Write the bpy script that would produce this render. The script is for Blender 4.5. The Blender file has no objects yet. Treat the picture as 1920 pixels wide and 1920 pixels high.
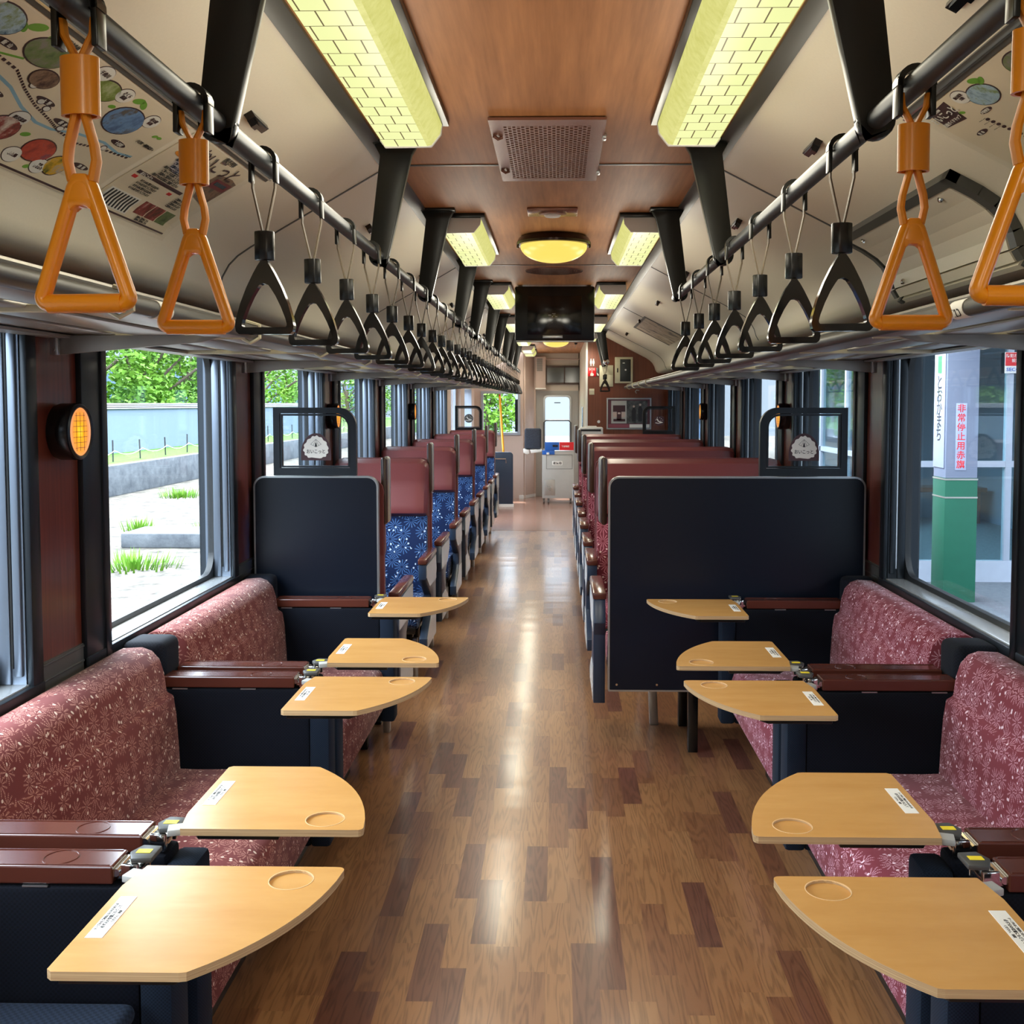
import bpy, bmesh, math, random
from mathutils import Vector, Matrix
random.seed(7)
S = bpy.context.scene
C = S.collection
PI = math.pi

# ---------------------------------------------------------------- camera, sky, sun, exposure
cam_data = bpy.data.cameras.new('camera')
cam = bpy.data.objects.new('camera', cam_data)
C.objects.link(cam)
cam_data.sensor_width = 36.0
cam_data.lens = 37.5
cam_data.shift_x = -0.0234
cam_data.shift_y = -0.0489
cam_data.clip_start = 0.05
cam_data.clip_end = 400
cam.location = (0, 0, 1.5)
cam.rotation_euler = (PI / 2 - 0.055, 0, 0.020)
S.camera = cam

W = bpy.data.worlds.new('sky')
S.world = W
W.use_nodes = True
wn = W.node_tree.nodes
wl = W.node_tree.links
bg = wn['Background']
tc = wn.new('ShaderNodeTexCoord')
sx = wn.new('ShaderNodeSeparateXYZ')
rp = wn.new('ShaderNodeValToRGB')
wl.new(tc.outputs['Generated'], sx.inputs[0])
wl.new(sx.outputs['Z'], rp.inputs['Fac'])
rp.color_ramp.elements[0].position = 0.08
rp.color_ramp.elements[0].color = (0.050, 0.062, 0.076, 1)
rp.color_ramp.elements[1].position = 0.46
rp.color_ramp.elements[1].color = (0.80, 0.90, 1.0, 1)
wl.new(rp.outputs['Color'], bg.inputs['Color'])
SKY = 10.0
bg.inputs['Strength'].default_value = SKY

sun_data = bpy.data.lights.new('sun', 'SUN')
sun_data.energy = 7.0
sun_data.angle = 0.01
sun_data.color = (1.0, 0.95, 0.86)
sun = bpy.data.objects.new('sun', sun_data)
C.objects.link(sun)
sun.rotation_euler = Vector((0.12, -0.45, -0.88)).to_track_quat('-Z', 'Y').to_euler()

S.view_settings.view_transform = 'Standard'
S.view_settings.look = 'None'
S.view_settings.gamma = 1.0
S.view_settings.use_curve_mapping = False
S.view_settings.exposure = 0.9
try:
    S.cycles.use_denoising = True
    S.cycles.max_bounces = 8
    S.cycles.diffuse_bounces = 5
    S.cycles.transparent_max_bounces = 24
    S.cycles.caustics_reflective = False
    S.cycles.caustics_refractive = False
    S.cycles.sample_clamp_indirect = 6.0
except Exception:
    pass

# ---------------------------------------------------------------- materials
def lin(c):
    return tuple(((v / 255.0) / 12.92 if v / 255.0 <= 0.04045 else ((v / 255.0 + 0.055) / 1.055) ** 2.4) for v in c)

def rgb(*c):
    return lin(c) + (1.0,)

class NT:
    def __init__(s, name):
        s.m = bpy.data.materials.new(name)
        s.m.use_nodes = True
        s.n = s.m.node_tree.nodes
        s.l = s.m.node_tree.links
        s.b = s.n['Principled BSDF']
        s._uv = None

    def add(s, t, **k):
        o = s.n.new(t)
        for a, v in k.items():
            setattr(o, a, v)
        return o

    def link(s, a, b):
        s.l.new(a, b)

    def val(s, node_in, v):
        if hasattr(v, 'is_output') or isinstance(v, bpy.types.NodeSocket):
            s.l.new(v, node_in)
        else:
            node_in.default_value = v

    def math(s, op, a, b=None, c=None):
        o = s.add('ShaderNodeMath', operation=op)
        s.val(o.inputs[0], a)
        if b is not None:
            s.val(o.inputs[1], b)
        if c is not None:
            s.val(o.inputs[2], c)
        return o.outputs[0]

    def mix(s, f, a, b):
        o = s.add('ShaderNodeMix', data_type='RGBA')
        s.val(o.inputs[0], f)
        s.val(o.inputs[6], a)
        s.val(o.inputs[7], b)
        return o.outputs[2]

    def uv(s, scale=(1, 1, 1)):
        t = s.add('ShaderNodeUVMap')
        m = s.add('ShaderNodeMapping')
        m.inputs['Scale'].default_value = scale
        s.link(t.outputs[0], m.inputs[0])
        return m.outputs[0]

    def noise(s, vec, scale, detail=3, rough=0.55):
        o = s.add('ShaderNodeTexNoise')
        if vec is not None:
            s.link(vec, o.inputs['Vector'])
        o.inputs['Scale'].default_value = scale
        o.inputs['Detail'].default_value = detail
        o.inputs['Roughness'].default_value = rough
        return o.outputs['Fac']

    def ramp(s, f, stops, const=False):
        o = s.add('ShaderNodeValToRGB')
        if const:
            o.color_ramp.interpolation = 'CONSTANT'
        e = o.color_ramp.elements
        while len(e) < len(stops):
            e.new(0.5)
        for i, (p, c) in enumerate(stops):
            e[i].position = p
            e[i].color = c
        s.link(f, o.inputs[0])
        return o.outputs[0]

    def bump(s, h, strength=0.2, dist=0.005):
        o = s.add('ShaderNodeBump')
        o.inputs['Strength'].default_value = strength
        o.inputs['Distance'].default_value = dist
        s.link(h, o.inputs['Height'])
        s.link(o.outputs[0], s.b.inputs['Normal'])

def setb(t, col, rough=0.5, metal=0.0, spec=0.5, coat=0.0):
    t.val(t.b.inputs['Base Color'], col)
    t.b.inputs['Roughness'].default_value = rough
    t.b.inputs['Metallic'].default_value = metal
    t.b.inputs['Specular IOR Level'].default_value = spec
    if coat:
        t.b.inputs['Coat Weight'].default_value = coat
        t.b.inputs['Coat Roughness'].default_value = 0.12
    return t.m

def plain(name, c, rough=0.5, metal=0.0, spec=0.5, var=0.08, scale=14.0, bump=0.0, coat=0.0):
    t = NT(name)
    n = t.noise(t.uv(), scale, 4)
    a = tuple(v * (1 - var) for v in c[:3]) + (1,)
    b = tuple(min(1, v * (1 + var)) for v in c[:3]) + (1,)
    m = setb(t, t.mix(n, a, b), rough, metal, spec, coat)
    if bump:
        t.bump(t.noise(t.uv(), scale * 12, 2), bump, 0.002)
    return m

def wood(name, dark, light, su, sv, rough=0.35, coat=0.0, contrast=(0.3, 0.7), spec=0.5):
    # grain runs along whichever uv axis has the small scale
    t = NT(name)
    u = t.uv((su, sv, 1))
    n1 = t.noise(u, 1.0, 6, 0.6)
    n2 = t.noise(t.uv((su * 5, sv * 2, 1)), 1.0, 3, 0.6)
    f = t.math('ADD', t.math('MULTIPLY', n1, 0.7), t.math('MULTIPLY', n2, 0.3))
    col = t.ramp(f, [(contrast[0], dark), (contrast[1], light)])
    m = setb(t, col, rough, 0, spec, coat)
    return m

def fabric(name, base, line, dot, cell=0.07, spokes=9, dash=True, dot_cell=0.028, thick=0.06):
    t = NT(name)
    uvn = t.uv((1 / cell, 1 / cell, 0))
    v = t.add('ShaderNodeTexVoronoi', voronoi_dimensions='2D', feature='F1')
    t.link(uvn, v.inputs['Vector'])
    v.inputs['Scale'].default_value = 1.0
    v.inputs['Randomness'].default_value = 0.7
    sub = t.add('ShaderNodeVectorMath', operation='SUBTRACT')
    t.link(uvn, sub.inputs[0])
    t.link(v.outputs['Position'], sub.inputs[1])
    sp = t.add('ShaderNodeSeparateXYZ')
    t.link(sub.outputs[0], sp.inputs[0])
    r = v.outputs['Distance']
    ang = t.math('ARCTAN2', sp.outputs['Y'], sp.outputs['X'])
    co = t.math('COSINE', t.math('MULTIPLY', ang, float(spokes)))
    # spokes keep a constant thickness: widen the angular band near the centre
    th = t.math('SUBTRACT', 1.0, t.math('MINIMUM', t.math('DIVIDE', thick, t.math('MULTIPLY', r, r)), 0.9))
    spoke = t.math('GREATER_THAN', co, t.math('MAXIMUM', th, 0.35))
    inner = t.math('GREATER_THAN', r, 0.09)
    outer = t.math('LESS_THAN', r, 0.52)
    f = t.math('MULTIPLY', spoke, t.math('MULTIPLY', inner, outer))
    if dash:
        ds = t.math('GREATER_THAN', t.math('SINE', t.math('MULTIPLY', r, 75.0)), -0.35)
        near = t.math('LESS_THAN', r, 0.26)
        f = t.math('MULTIPLY', f, t.math('MAXIMUM', ds, near))
    d = t.add('ShaderNodeTexVoronoi', voronoi_dimensions='2D', feature='F1')
    t.link(t.uv((1 / dot_cell, 1 / dot_cell, 0)), d.inputs['Vector'])
    d.inputs['Scale'].default_value = 1.0
    pick = t.math('GREATER_THAN', t.noise(t.uv(), 22.0, 1), 0.52)
    dots = t.math('MULTIPLY', t.math('LESS_THAN', d.outputs['Distance'], 0.15), pick)
    c1 = t.mix(t.math('MULTIPLY', f, 0.85), base, line)
    c2 = t.mix(dots, c1, dot)
    m = setb(t, c2, 0.85, 0, 0.25)
    t.b.inputs['Sheen Weight'].default_value = 0.12
    t.b.inputs['Sheen Roughness'].default_value = 0.4
    t.bump(t.noise(t.uv(), 900, 1), 0.15, 0.001)
    return m

def ribbed(name, c, rough=0.9, scale=260.0):
    t = NT(name)
    wv = t.add('ShaderNodeTexChecker')
    t.link(t.uv((scale, scale, 1)), wv.inputs[0])
    wv.inputs['Scale'].default_value = 1.0
    col = t.mix(wv.outputs['Fac'], tuple(v * 0.75 for v in c[:3]) + (1,), tuple(v * 1.3 for v in c[:3]) + (1,))
    m = setb(t, col, rough, 0, 0.2)
    t.b.inputs['Sheen Weight'].default_value = 0.02
    t.bump(wv.outputs['Fac'], 0.4, 0.002)
    return m

def emis(name, c, strength, mixcol=None):
    t = NT(name)
    t.b.inputs['Base Color'].default_value = tuple(v * .1 for v in c[:3]) + (1,)
    t.b.inputs['Roughness'].default_value = 0.3
    t.b.inputs['Emission Color'].default_value = c
    t.b.inputs['Emission Strength'].default_value = strength
    return t

M = {}
M['cream'] = plain('cream_panel', rgb(232, 222, 202), 0.42, 0, 0.4, 0.05, 160)
M['cream_dark'] = plain('cream_grey', rgb(196, 188, 170), 0.45, 0, 0.4, 0.05, 90)
M['ceil_wood'] = wood('ceiling_wood', rgb(148, 96, 54), rgb(200, 140, 90), 13.0, 1.1, 0.55, 0.0, (0.32, 0.66))
M['brown_wall'] = wood('wall_wood', rgb(66, 28, 22), rgb(104, 50, 38), 1.0, 1.0, 0.32)
def _wallwood():
    t = NT('wall_wood_grain')
    n = t.noise(t.uv((90, 2.2, 1)), 1.0, 4, 0.6)
    col = t.ramp(n, [(0.3, rgb(72, 30, 24)), (0.7, rgb(112, 56, 42))])
    return setb(t, col, 0.28, 0, 0.5, 0.2)
M['brown_wall'] = _wallwood()
M['toilet_wall'] = wood('toilet_wall_wood', rgb(92, 46, 28), rgb(126, 68, 44), 70.0, 1.2, 0.4)
M['dark_frame'] = plain('dark_window_frame', rgb(38, 44, 50), 0.35, 0.5, 0.5, 0.04)
M['black'] = plain('black_plastic', rgb(16, 17, 18), 0.25, 0, 0.5, 0.1)
M['black_gloss'] = plain('black_gloss', rgb(8, 9, 11), 0.12, 0, 0.6, 0.1, coat=0.3)
M['black_plate'] = plain('black_painted_plate', rgb(24, 25, 22), 0.28, 0.2, 0.5, 0.1)
M['rail'] = plain('dark_rail_metal', rgb(56, 60, 62), 0.42, 0.4, 0.5, 0.05)
M['silver'] = plain('brushed_aluminium', rgb(186, 190, 192), 0.28, 0.85, 0.5, 0.05, 60)
M['chrome'] = plain('chrome', rgb(215, 215, 212), 0.12, 1.0, 0.5, 0.02)
M['arm_plate'] = plain('bracket_grey', rgb(138, 132, 126), 0.4, 0.3)
M['steel'] = plain('rack_steel', rgb(168, 164, 158), 0.36, 0.6, 0.5, 0.06, 60)
M['rack_gap'] = plain('rack_gap_board', rgb(98, 90, 80), 0.5, 0.2, 0.4, 0.08)
M['grey_trim'] = plain('grey_trim', rgb(84, 84, 82), 0.4, 0.3, 0.5, 0.05)
M['guide'] = plain('window_guide_rail', rgb(112, 122, 136), 0.3, 0.6, 0.5, 0.04)  # bluish tone carries the window reflection on the left rails
M['sill'] = plain('sill_metal', rgb(200, 204, 206), 0.25, 0.6, 0.5, 0.04)
M['white'] = plain('white_plastic', rgb(226, 226, 222), 0.4, 0, 0.4, 0.03)
M['paper'] = plain('paper', rgb(232, 230, 224), 0.7, 0, 0.3, 0.02)
M['orange'] = plain('orange_plastic', rgb(232, 144, 18), 0.28, 0, 0.5, 0.03, coat=0.15)
M['orange_belt'] = plain('orange_leather', rgb(222, 138, 26), 0.5, 0, 0.4, 0.12, 40)
M['belt'] = plain('grey_brown_belt', rgb(104, 92, 76), 0.4, 0.1, 0.4, 0.1)
M['navy'] = ribbed('navy_weave', rgb(9, 13, 24), 0.9, 220)
M['navy_edge'] = ribbed('navy_edge_cloth', rgb(22, 32, 46), 0.85, 300)
M['black_pad'] = ribbed('black_velour', rgb(14, 18, 28), 0.8, 200)
M['pad'] = ribbed('blue_grey_pad', rgb(30, 40, 56), 0.85, 160)
M['laminate'] = plain('partition_laminate', rgb(7, 16, 30), 0.34, 0, 0.35, 0.1, 300)
M['navy_paint'] = plain('navy_painted_metal', rgb(42, 56, 76), 0.3, 0.1, 0.5, 0.06)
M['panel_reflect_grey'] = plain('seat_side_reflect_grey', rgb(196, 203, 210), 0.22, 0.2, 0.5, 0.05)  # grey-blue panel made paler: window reflection on aisle faces put into the colour
M['arm_wood'] = plain('armrest_wood', rgb(86, 44, 34), 0.22, 0, 0.5, 0.12, 3, coat=0.25)
M['vinyl'] = plain('maroon_vinyl', rgb(112, 54, 54), 0.38, 0, 0.45, 0.08, 9, bump=0.1)
M['handle_brown'] = plain('grab_handle_brown', rgb(62, 42, 34), 0.22, 0, 0.5, 0.08, coat=0.2)
M['maple'] = wood('maple_top', rgb(192, 140, 76), rgb(210, 160, 94), 3.0, 16.0, 0.27, 0.0, (0.25, 0.75))
M['cup_glint_rim'] = plain('cup_glint_wood', rgb(226, 190, 140), 0.3)  # paler than the table top: lit recess edge put into the colour
M['rubber'] = plain('window_rubber', rgb(20, 23, 26), 0.45)
M['ply'] = wood('plywood_edge', rgb(150, 112, 74), rgb(212, 182, 138), 2.0, 500.0, 0.45)
M['fab_maroon'] = fabric('maroon_burst_fabric', rgb(112, 52, 50), rgb(190, 136, 122), rgb(220, 196, 180), 0.050, 11, True, 0.026, 0.09)
M['fab_pink'] = fabric('rose_burst_fabric', rgb(124, 52, 64), rgb(212, 160, 176), rgb(236, 214, 226), 0.050, 11, True, 0.026, 0.09)
M['fab_blue'] = fabric('blue_burst_fabric', rgb(20, 38, 78), rgb(80, 120, 176), rgb(196, 212, 236), 0.080, 13, False, 0.036, 0.07)
M['fab_row'] = fabric('maroon_row_fabric', rgb(112, 40, 50), rgb(196, 120, 130), rgb(232, 200, 190), 0.080, 13, False, 0.036, 0.07)
M['beige'] = plain('beige_wall', rgb(194, 174, 164), 0.5, 0, 0.3, 0.03)
M['beige_light'] = plain('pale_beige', rgb(212, 202, 188), 0.4, 0, 0.3, 0.03)
M['grey_paint'] = plain('grey_paint', rgb(176, 176, 172), 0.45, 0.1, 0.4, 0.04)
M['red'] = plain('red_plate', rgb(214, 24, 34), 0.4)
M['blue'] = plain('blue_plate', rgb(30, 96, 186), 0.4)
M['yellow'] = plain('yellow_sticker', rgb(238, 214, 48), 0.5)
M['yellow_pole'] = plain('yellow_pole_paint', rgb(230, 160, 30), 0.4)
M['ink'] = plain('ink_black', rgb(24, 24, 30), 0.6)
M['plum'] = plain('plum_print', rgb(62, 32, 40), 0.5)
M['green'] = plain('green_print', rgb(110, 168, 50), 0.5)
M['cream_metal'] = plain('cream_box', rgb(206, 200, 172), 0.45)
M['cloth_grey'] = plain('grey_speckled_cloth', rgb(62, 68, 80), 0.9, 0, 0.2, 0.5, 60)
M['poster'] = plain('poster_paper', rgb(236, 222, 196), 0.35, 0, 0.5, 0.04, 6, coat=0.4)
M['bronze'] = plain('bronze_metal', rgb(138, 96, 80), 0.25, 0.35, 0.5, 0.08)
M['dark_brown'] = plain('dark_brown_metal', rgb(50, 34, 28), 0.2, 0.6, 0.5, 0.05)

def glass(name, tint=(0.97, 0.99, 1.0, 1), refl=0.03, graze=0.45):
    t = NT(name)
    n, l = t.n, t.l
    out = n['Material Output']
    n.remove(t.b)
    tr = n.new('ShaderNodeBsdfTransparent')
    tr.inputs[0].default_value = tint
    gl = n.new('ShaderNodeBsdfGlossy')
    gl.inputs['Roughness'].default_value = 0.02
    ge = n.new('ShaderNodeNewGeometry')
    dt = n.new('ShaderNodeVectorMath'); dt.operation = 'DOT_PRODUCT'
    l.new(ge.outputs['Incoming'], dt.inputs[0]); l.new(ge.outputs['Normal'], dt.inputs[1])
    def mth(op, a, b=None):
        o = n.new('ShaderNodeMath'); o.operation = op
        for i, v in enumerate((a, b)):
            if v is None: continue
            if isinstance(v, float): o.inputs[i].default_value = v
            else: l.new(v, o.inputs[i])
        return o.outputs[0]
    c = mth('ABSOLUTE', dt.outputs['Value'])
    f = mth('POWER', mth('SUBTRACT', 1.0, c), 5.0)
    f = mth('ADD', mth('MULTIPLY', f, graze), refl)
    mx = n.new('ShaderNodeMixShader')
    l.new(f, mx.inputs[0])
    l.new(tr.outputs[0], mx.inputs[1])
    l.new(gl.outputs[0], mx.inputs[2])
    l.new(mx.outputs[0], out.inputs['Surface'])
    return t.m
M['glass'] = glass('window_glass')
M['glass_green'] = glass('waiting_room_glass', (0.80, 0.93, 0.95, 1))

def _floor():
    t = NT('floor_planks')
    uvs = t.add('ShaderNodeUVMap')
    sp = t.add('ShaderNodeSeparateXYZ')
    t.link(uvs.outputs[0], sp.inputs[0])
    RW, PL = 0.070, 0.40
    row = t.math('FLOOR', t.math('DIVIDE', t.math('ADD', sp.outputs['X'], 5.0), RW))
    w1 = t.add('ShaderNodeTexWhiteNoise', noise_dimensions='1D')
    t.link(row, w1.inputs['W'])
    yy = t.math('ADD', t.math('DIVIDE', sp.outputs['Y'], PL), t.math('MULTIPLY', w1.outputs['Value'], 9.0))
    col = t.math('FLOOR', yy)
    cb = t.add('ShaderNodeCombineXYZ')
    t.link(row, cb.inputs['X'])
    t.link(col, cb.inputs['Y'])
    w2 = t.add('ShaderNodeTexWhiteNoise', noise_dimensions='2D')
    t.link(cb.outputs[0], w2.inputs['Vector'])
    idv = w2.outputs['Value']
    base = t.ramp(idv, [(0.0, rgb(108, 68, 54)), (0.14, rgb(112, 72, 56)), (0.17, rgb(132, 88, 60)), (0.34, rgb(136, 92, 62)), (0.38, rgb(146, 102, 68)), (0.7, rgb(152, 107, 70)), (1.0, rgb(158, 114, 76))])
    off = t.add('ShaderNodeVectorMath', operation='SCALE')
    t.link(w2.outputs['Color'], off.inputs[0])
    off.inputs['Scale'].default_value = 20.0
    ad = t.add('ShaderNodeVectorMath', operation='ADD')
    t.link(uvs.outputs[0], ad.inputs[0])
    t.link(off.outputs[0], ad.inputs[1])
    mp = t.add('ShaderNodeMapping')
    mp.inputs['Scale'].default_value = (26, 2.2, 1)
    t.link(ad.outputs[0], mp.inputs[0])
    n0 = t.noise(mp.outputs[0], 0.7, 2, 0.5)
    rings = t.math('SINE', t.math('MULTIPLY', n0, 70.0))
    mp2 = t.add('ShaderNodeMapping')
    mp2.inputs['Scale'].default_value = (260, 9, 1)
    t.link(ad.outputs[0], mp2.inputs[0])
    fine = t.noise(mp2.outputs[0], 1.0, 3, 0.6)
    gr = t.math('ADD', t.math('MULTIPLY', t.math('ADD', t.math('MULTIPLY', rings, 0.5), 0.5), 0.32), t.math('MULTIPLY', fine, 0.68))
    k = t.ramp(gr, [(0.22, (0.60, 0.56, 0.54, 1)), (0.55, (1.05, 1.04, 1.02, 1))])
    mu = t.add('ShaderNodeMix', data_type='RGBA', blend_type='MULTIPLY')
    mu.inputs[0].default_value = 1.0
    t.link(base, mu.inputs[6])
    t.link(k, mu.inputs[7])
    m = setb(t, mu.outputs[2], 0.32, 0, 0.5, 0.5)
    t.b.inputs['Coat Roughness'].default_value = 0.15
    bb = t.add('ShaderNodeBump')
    bb.inputs['Strength'].default_value = 0.25
    bb.inputs['Distance'].default_value = 0.01
    t.link(t.noise(t.uv((0.9, 4.0, 1)), 1.2, 1, 0.4), bb.inputs['Height'])
    t.link(bb.outputs[0], t.b.inputs['Coat Normal'])
    return m
M['floor'] = _floor()

def _lampmat():
    t = NT('washi_brick_diffuser')
    sp = t.add('ShaderNodeSeparateXYZ')
    u = t.add('ShaderNodeUVMap')
    t.link(u.outputs[0], sp.inputs[0])
    br = t.add('ShaderNodeTexBrick', offset=0.5, offset_frequency=2)
    t.link(u.outputs[0], br.inputs['Vector'])
    br.inputs['Scale'].default_value = 1.0
    br.inputs['Color1'].default_value = rgb(240, 244, 176)
    br.inputs['Color2'].default_value = rgb(234, 240, 164)
    br.inputs['Mortar'].default_value = rgb(96, 78, 48)
    br.inputs['Mortar Size'].default_value = 0.0016
    br.inputs['Mortar Smooth'].default_value = 0.0
    br.inputs['Brick Width'].default_value = 0.056
    br.inputs['Row Height'].default_value = 0.08
    t.link(br.outputs['Color'], t.b.inputs['Emission Color'])
    t.b.inputs['Base Color'].default_value = (0.05, 0.05, 0.03, 1)
    t.b.inputs['Roughness'].default_value = 0.3
    t.b.inputs['Emission Strength'].default_value = LAMP
    t.b.inputs['Specular IOR Level'].default_value = 0.1
    return t.m
LAMP = 0.56
M['lamp_brick'] = _lampmat()
def _lampside():
    t = NT('washi_side_diffuser')
    n = t.noise(t.uv((1, 1, 1)), 34.0, 3, 0.7)
    c = t.ramp(n, [(0.35, rgb(216, 214, 118)), (0.6, rgb(232, 230, 140))])
    t.link(c, t.b.inputs['Emission Color'])
    t.b.inputs['Base Color'].default_value = (0.05, 0.05, 0.03, 1)
    t.b.inputs['Emission Strength'].default_value = LAMP * 0.85
    t.b.inputs['Specular IOR Level'].default_value = 0.1
    return t.m
M['lamp_side'] = _lampside()
M['dome'] = emis('warm_dome_glass', rgb(255, 222, 104), 0.56).m
M['dome_rim'] = emis('dome_glass_rim', rgb(250, 186, 110), 0.38).m
def _walllamp():
    t = NT('wall_lamp_glow')
    tcn = t.add('ShaderNodeTexCoord')
    gr = t.add('ShaderNodeTexGradient', gradient_type='SPHERICAL')
    mp = t.add('ShaderNodeMapping')
    mp.inputs['Scale'].default_value = (1, 17, 13)
    t.link(tcn.outputs['Object'], mp.inputs[0])
    t.link(mp.outputs[0], gr.inputs[0])
    c = t.ramp(gr.outputs['Fac'], [(0.0, rgb(226, 164, 120)), (0.3, rgb(244, 150, 60)), (0.7, rgb(255, 176, 20)), (1.0, rgb(255, 222, 60))])
    t.link(c, t.b.inputs['Emission Color'])
    t.link(c, t.b.inputs['Base Color'])
    t.b.inputs['Emission Strength'].default_value = 0.5
    return t.m
M['wall_glow'] = _walllamp()
M['wall_lamp_line'] = plain('wall_lamp_lattice', rgb(150, 130, 110), 0.5)

# outdoors
def _ground(name, a, b, sc, bump=0.6):
    t = NT(name)
    n = t.noise(t.uv(), sc, 6, 0.7)
    m = setb(t, t.ramp(n, [(0.3, a), (0.7, b)]), 0.95, 0, 0.2)
    t.bump(t.noise(t.uv(), sc * 2.2, 4), bump, 0.05)
    return m
M['ballast'] = _ground('ballast', rgb(26, 25, 23), rgb(100, 96, 89), 2.6)
M['platform'] = _ground('platform_asphalt', rgb(80, 86, 94), rgb(100, 106, 114), 20, 0.2)
M['concrete'] = _ground('concrete', rgb(60, 64, 70), rgb(94, 98, 102), 2.2, 0.3)
M['grass'] = _ground('grass', rgb(34, 72, 14), rgb(70, 106, 32), 3.0)
def leafy(name, a, b):
    t = NT(name)
    o = t.add('ShaderNodeObjectInfo')
    g = t.add('ShaderNodeNewGeometry')
    n = t.add('ShaderNodeTexNoise')
    t.link(g.outputs['Position'], n.inputs['Vector'])
    n.inputs['Scale'].default_value = 3.0
    col = t.mix(n.outputs['Fac'], a, b)
    m = setb(t, col, 0.7, 0, 0.2)
    return m
M['leaf'] = leafy('leaf_green', rgb(38, 88, 22), rgb(108, 146, 42))
M['bark'] = plain('bark', rgb(78, 66, 56), 0.9)
M['blue_wall'] = plain('pale_blue_wall', rgb(94, 108, 126), 0.7, 0, 0.3, 0.05, 1.2)
M['white_cap'] = plain('white_wall_cap', rgb(140, 142, 146), 0.6)
M['blue_build'] = plain('blue_building', rgb(72, 94, 120), 0.7, 0, 0.3, 0.1, 0.8)
M['post_grey'] = plain('pillar_grey', rgb(124, 132, 152), 0.6, 0, 0.3, 0.05, 3)
M['post_green'] = plain('pillar_green', rgb(26, 88, 68), 0.6, 0, 0.3, 0.12, 10)
M['post_pale'] = plain('sign_lilac_white', rgb(158, 166, 190), 0.5)
M['alu'] = plain('white_aluminium', rgb(156, 164, 178), 0.4, 0.1, 0.4)
M['window_dark'] = plain('building_window', rgb(50, 66, 86), 0.25)

# ---------------------------------------------------------------- geometry helpers
def prof_arc(cx, cy, r, a0, a1, n=6):
    return [(cx + r * math.cos(a0 + (a1 - a0) * i / n), cy + r * math.sin(a0 + (a1 - a0) * i / n)) for i in range(n + 1)]

def rrect(x0, y0, x1, y1, r, n=5, corners=(1, 1, 1, 1)):
    # corners: bottom-left, bottom-right, top-right, top-left
    p = []
    for (cx, cy, a, c) in ((x0, y0, PI, corners[0]), (x1, y0, 1.5 * PI, corners[1]), (x1, y1, 0, corners[2]), (x0, y1, .5 * PI, corners[3])):
        rr = r * c
        if rr <= 0:
            p.append((cx, cy))
            continue
        ox = cx + rr if cx == x0 else cx - rr
        oy = cy + rr if cy == y0 else cy - rr
        p += prof_arc(ox, oy, rr, a, a + PI / 2, n)
    return p

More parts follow.
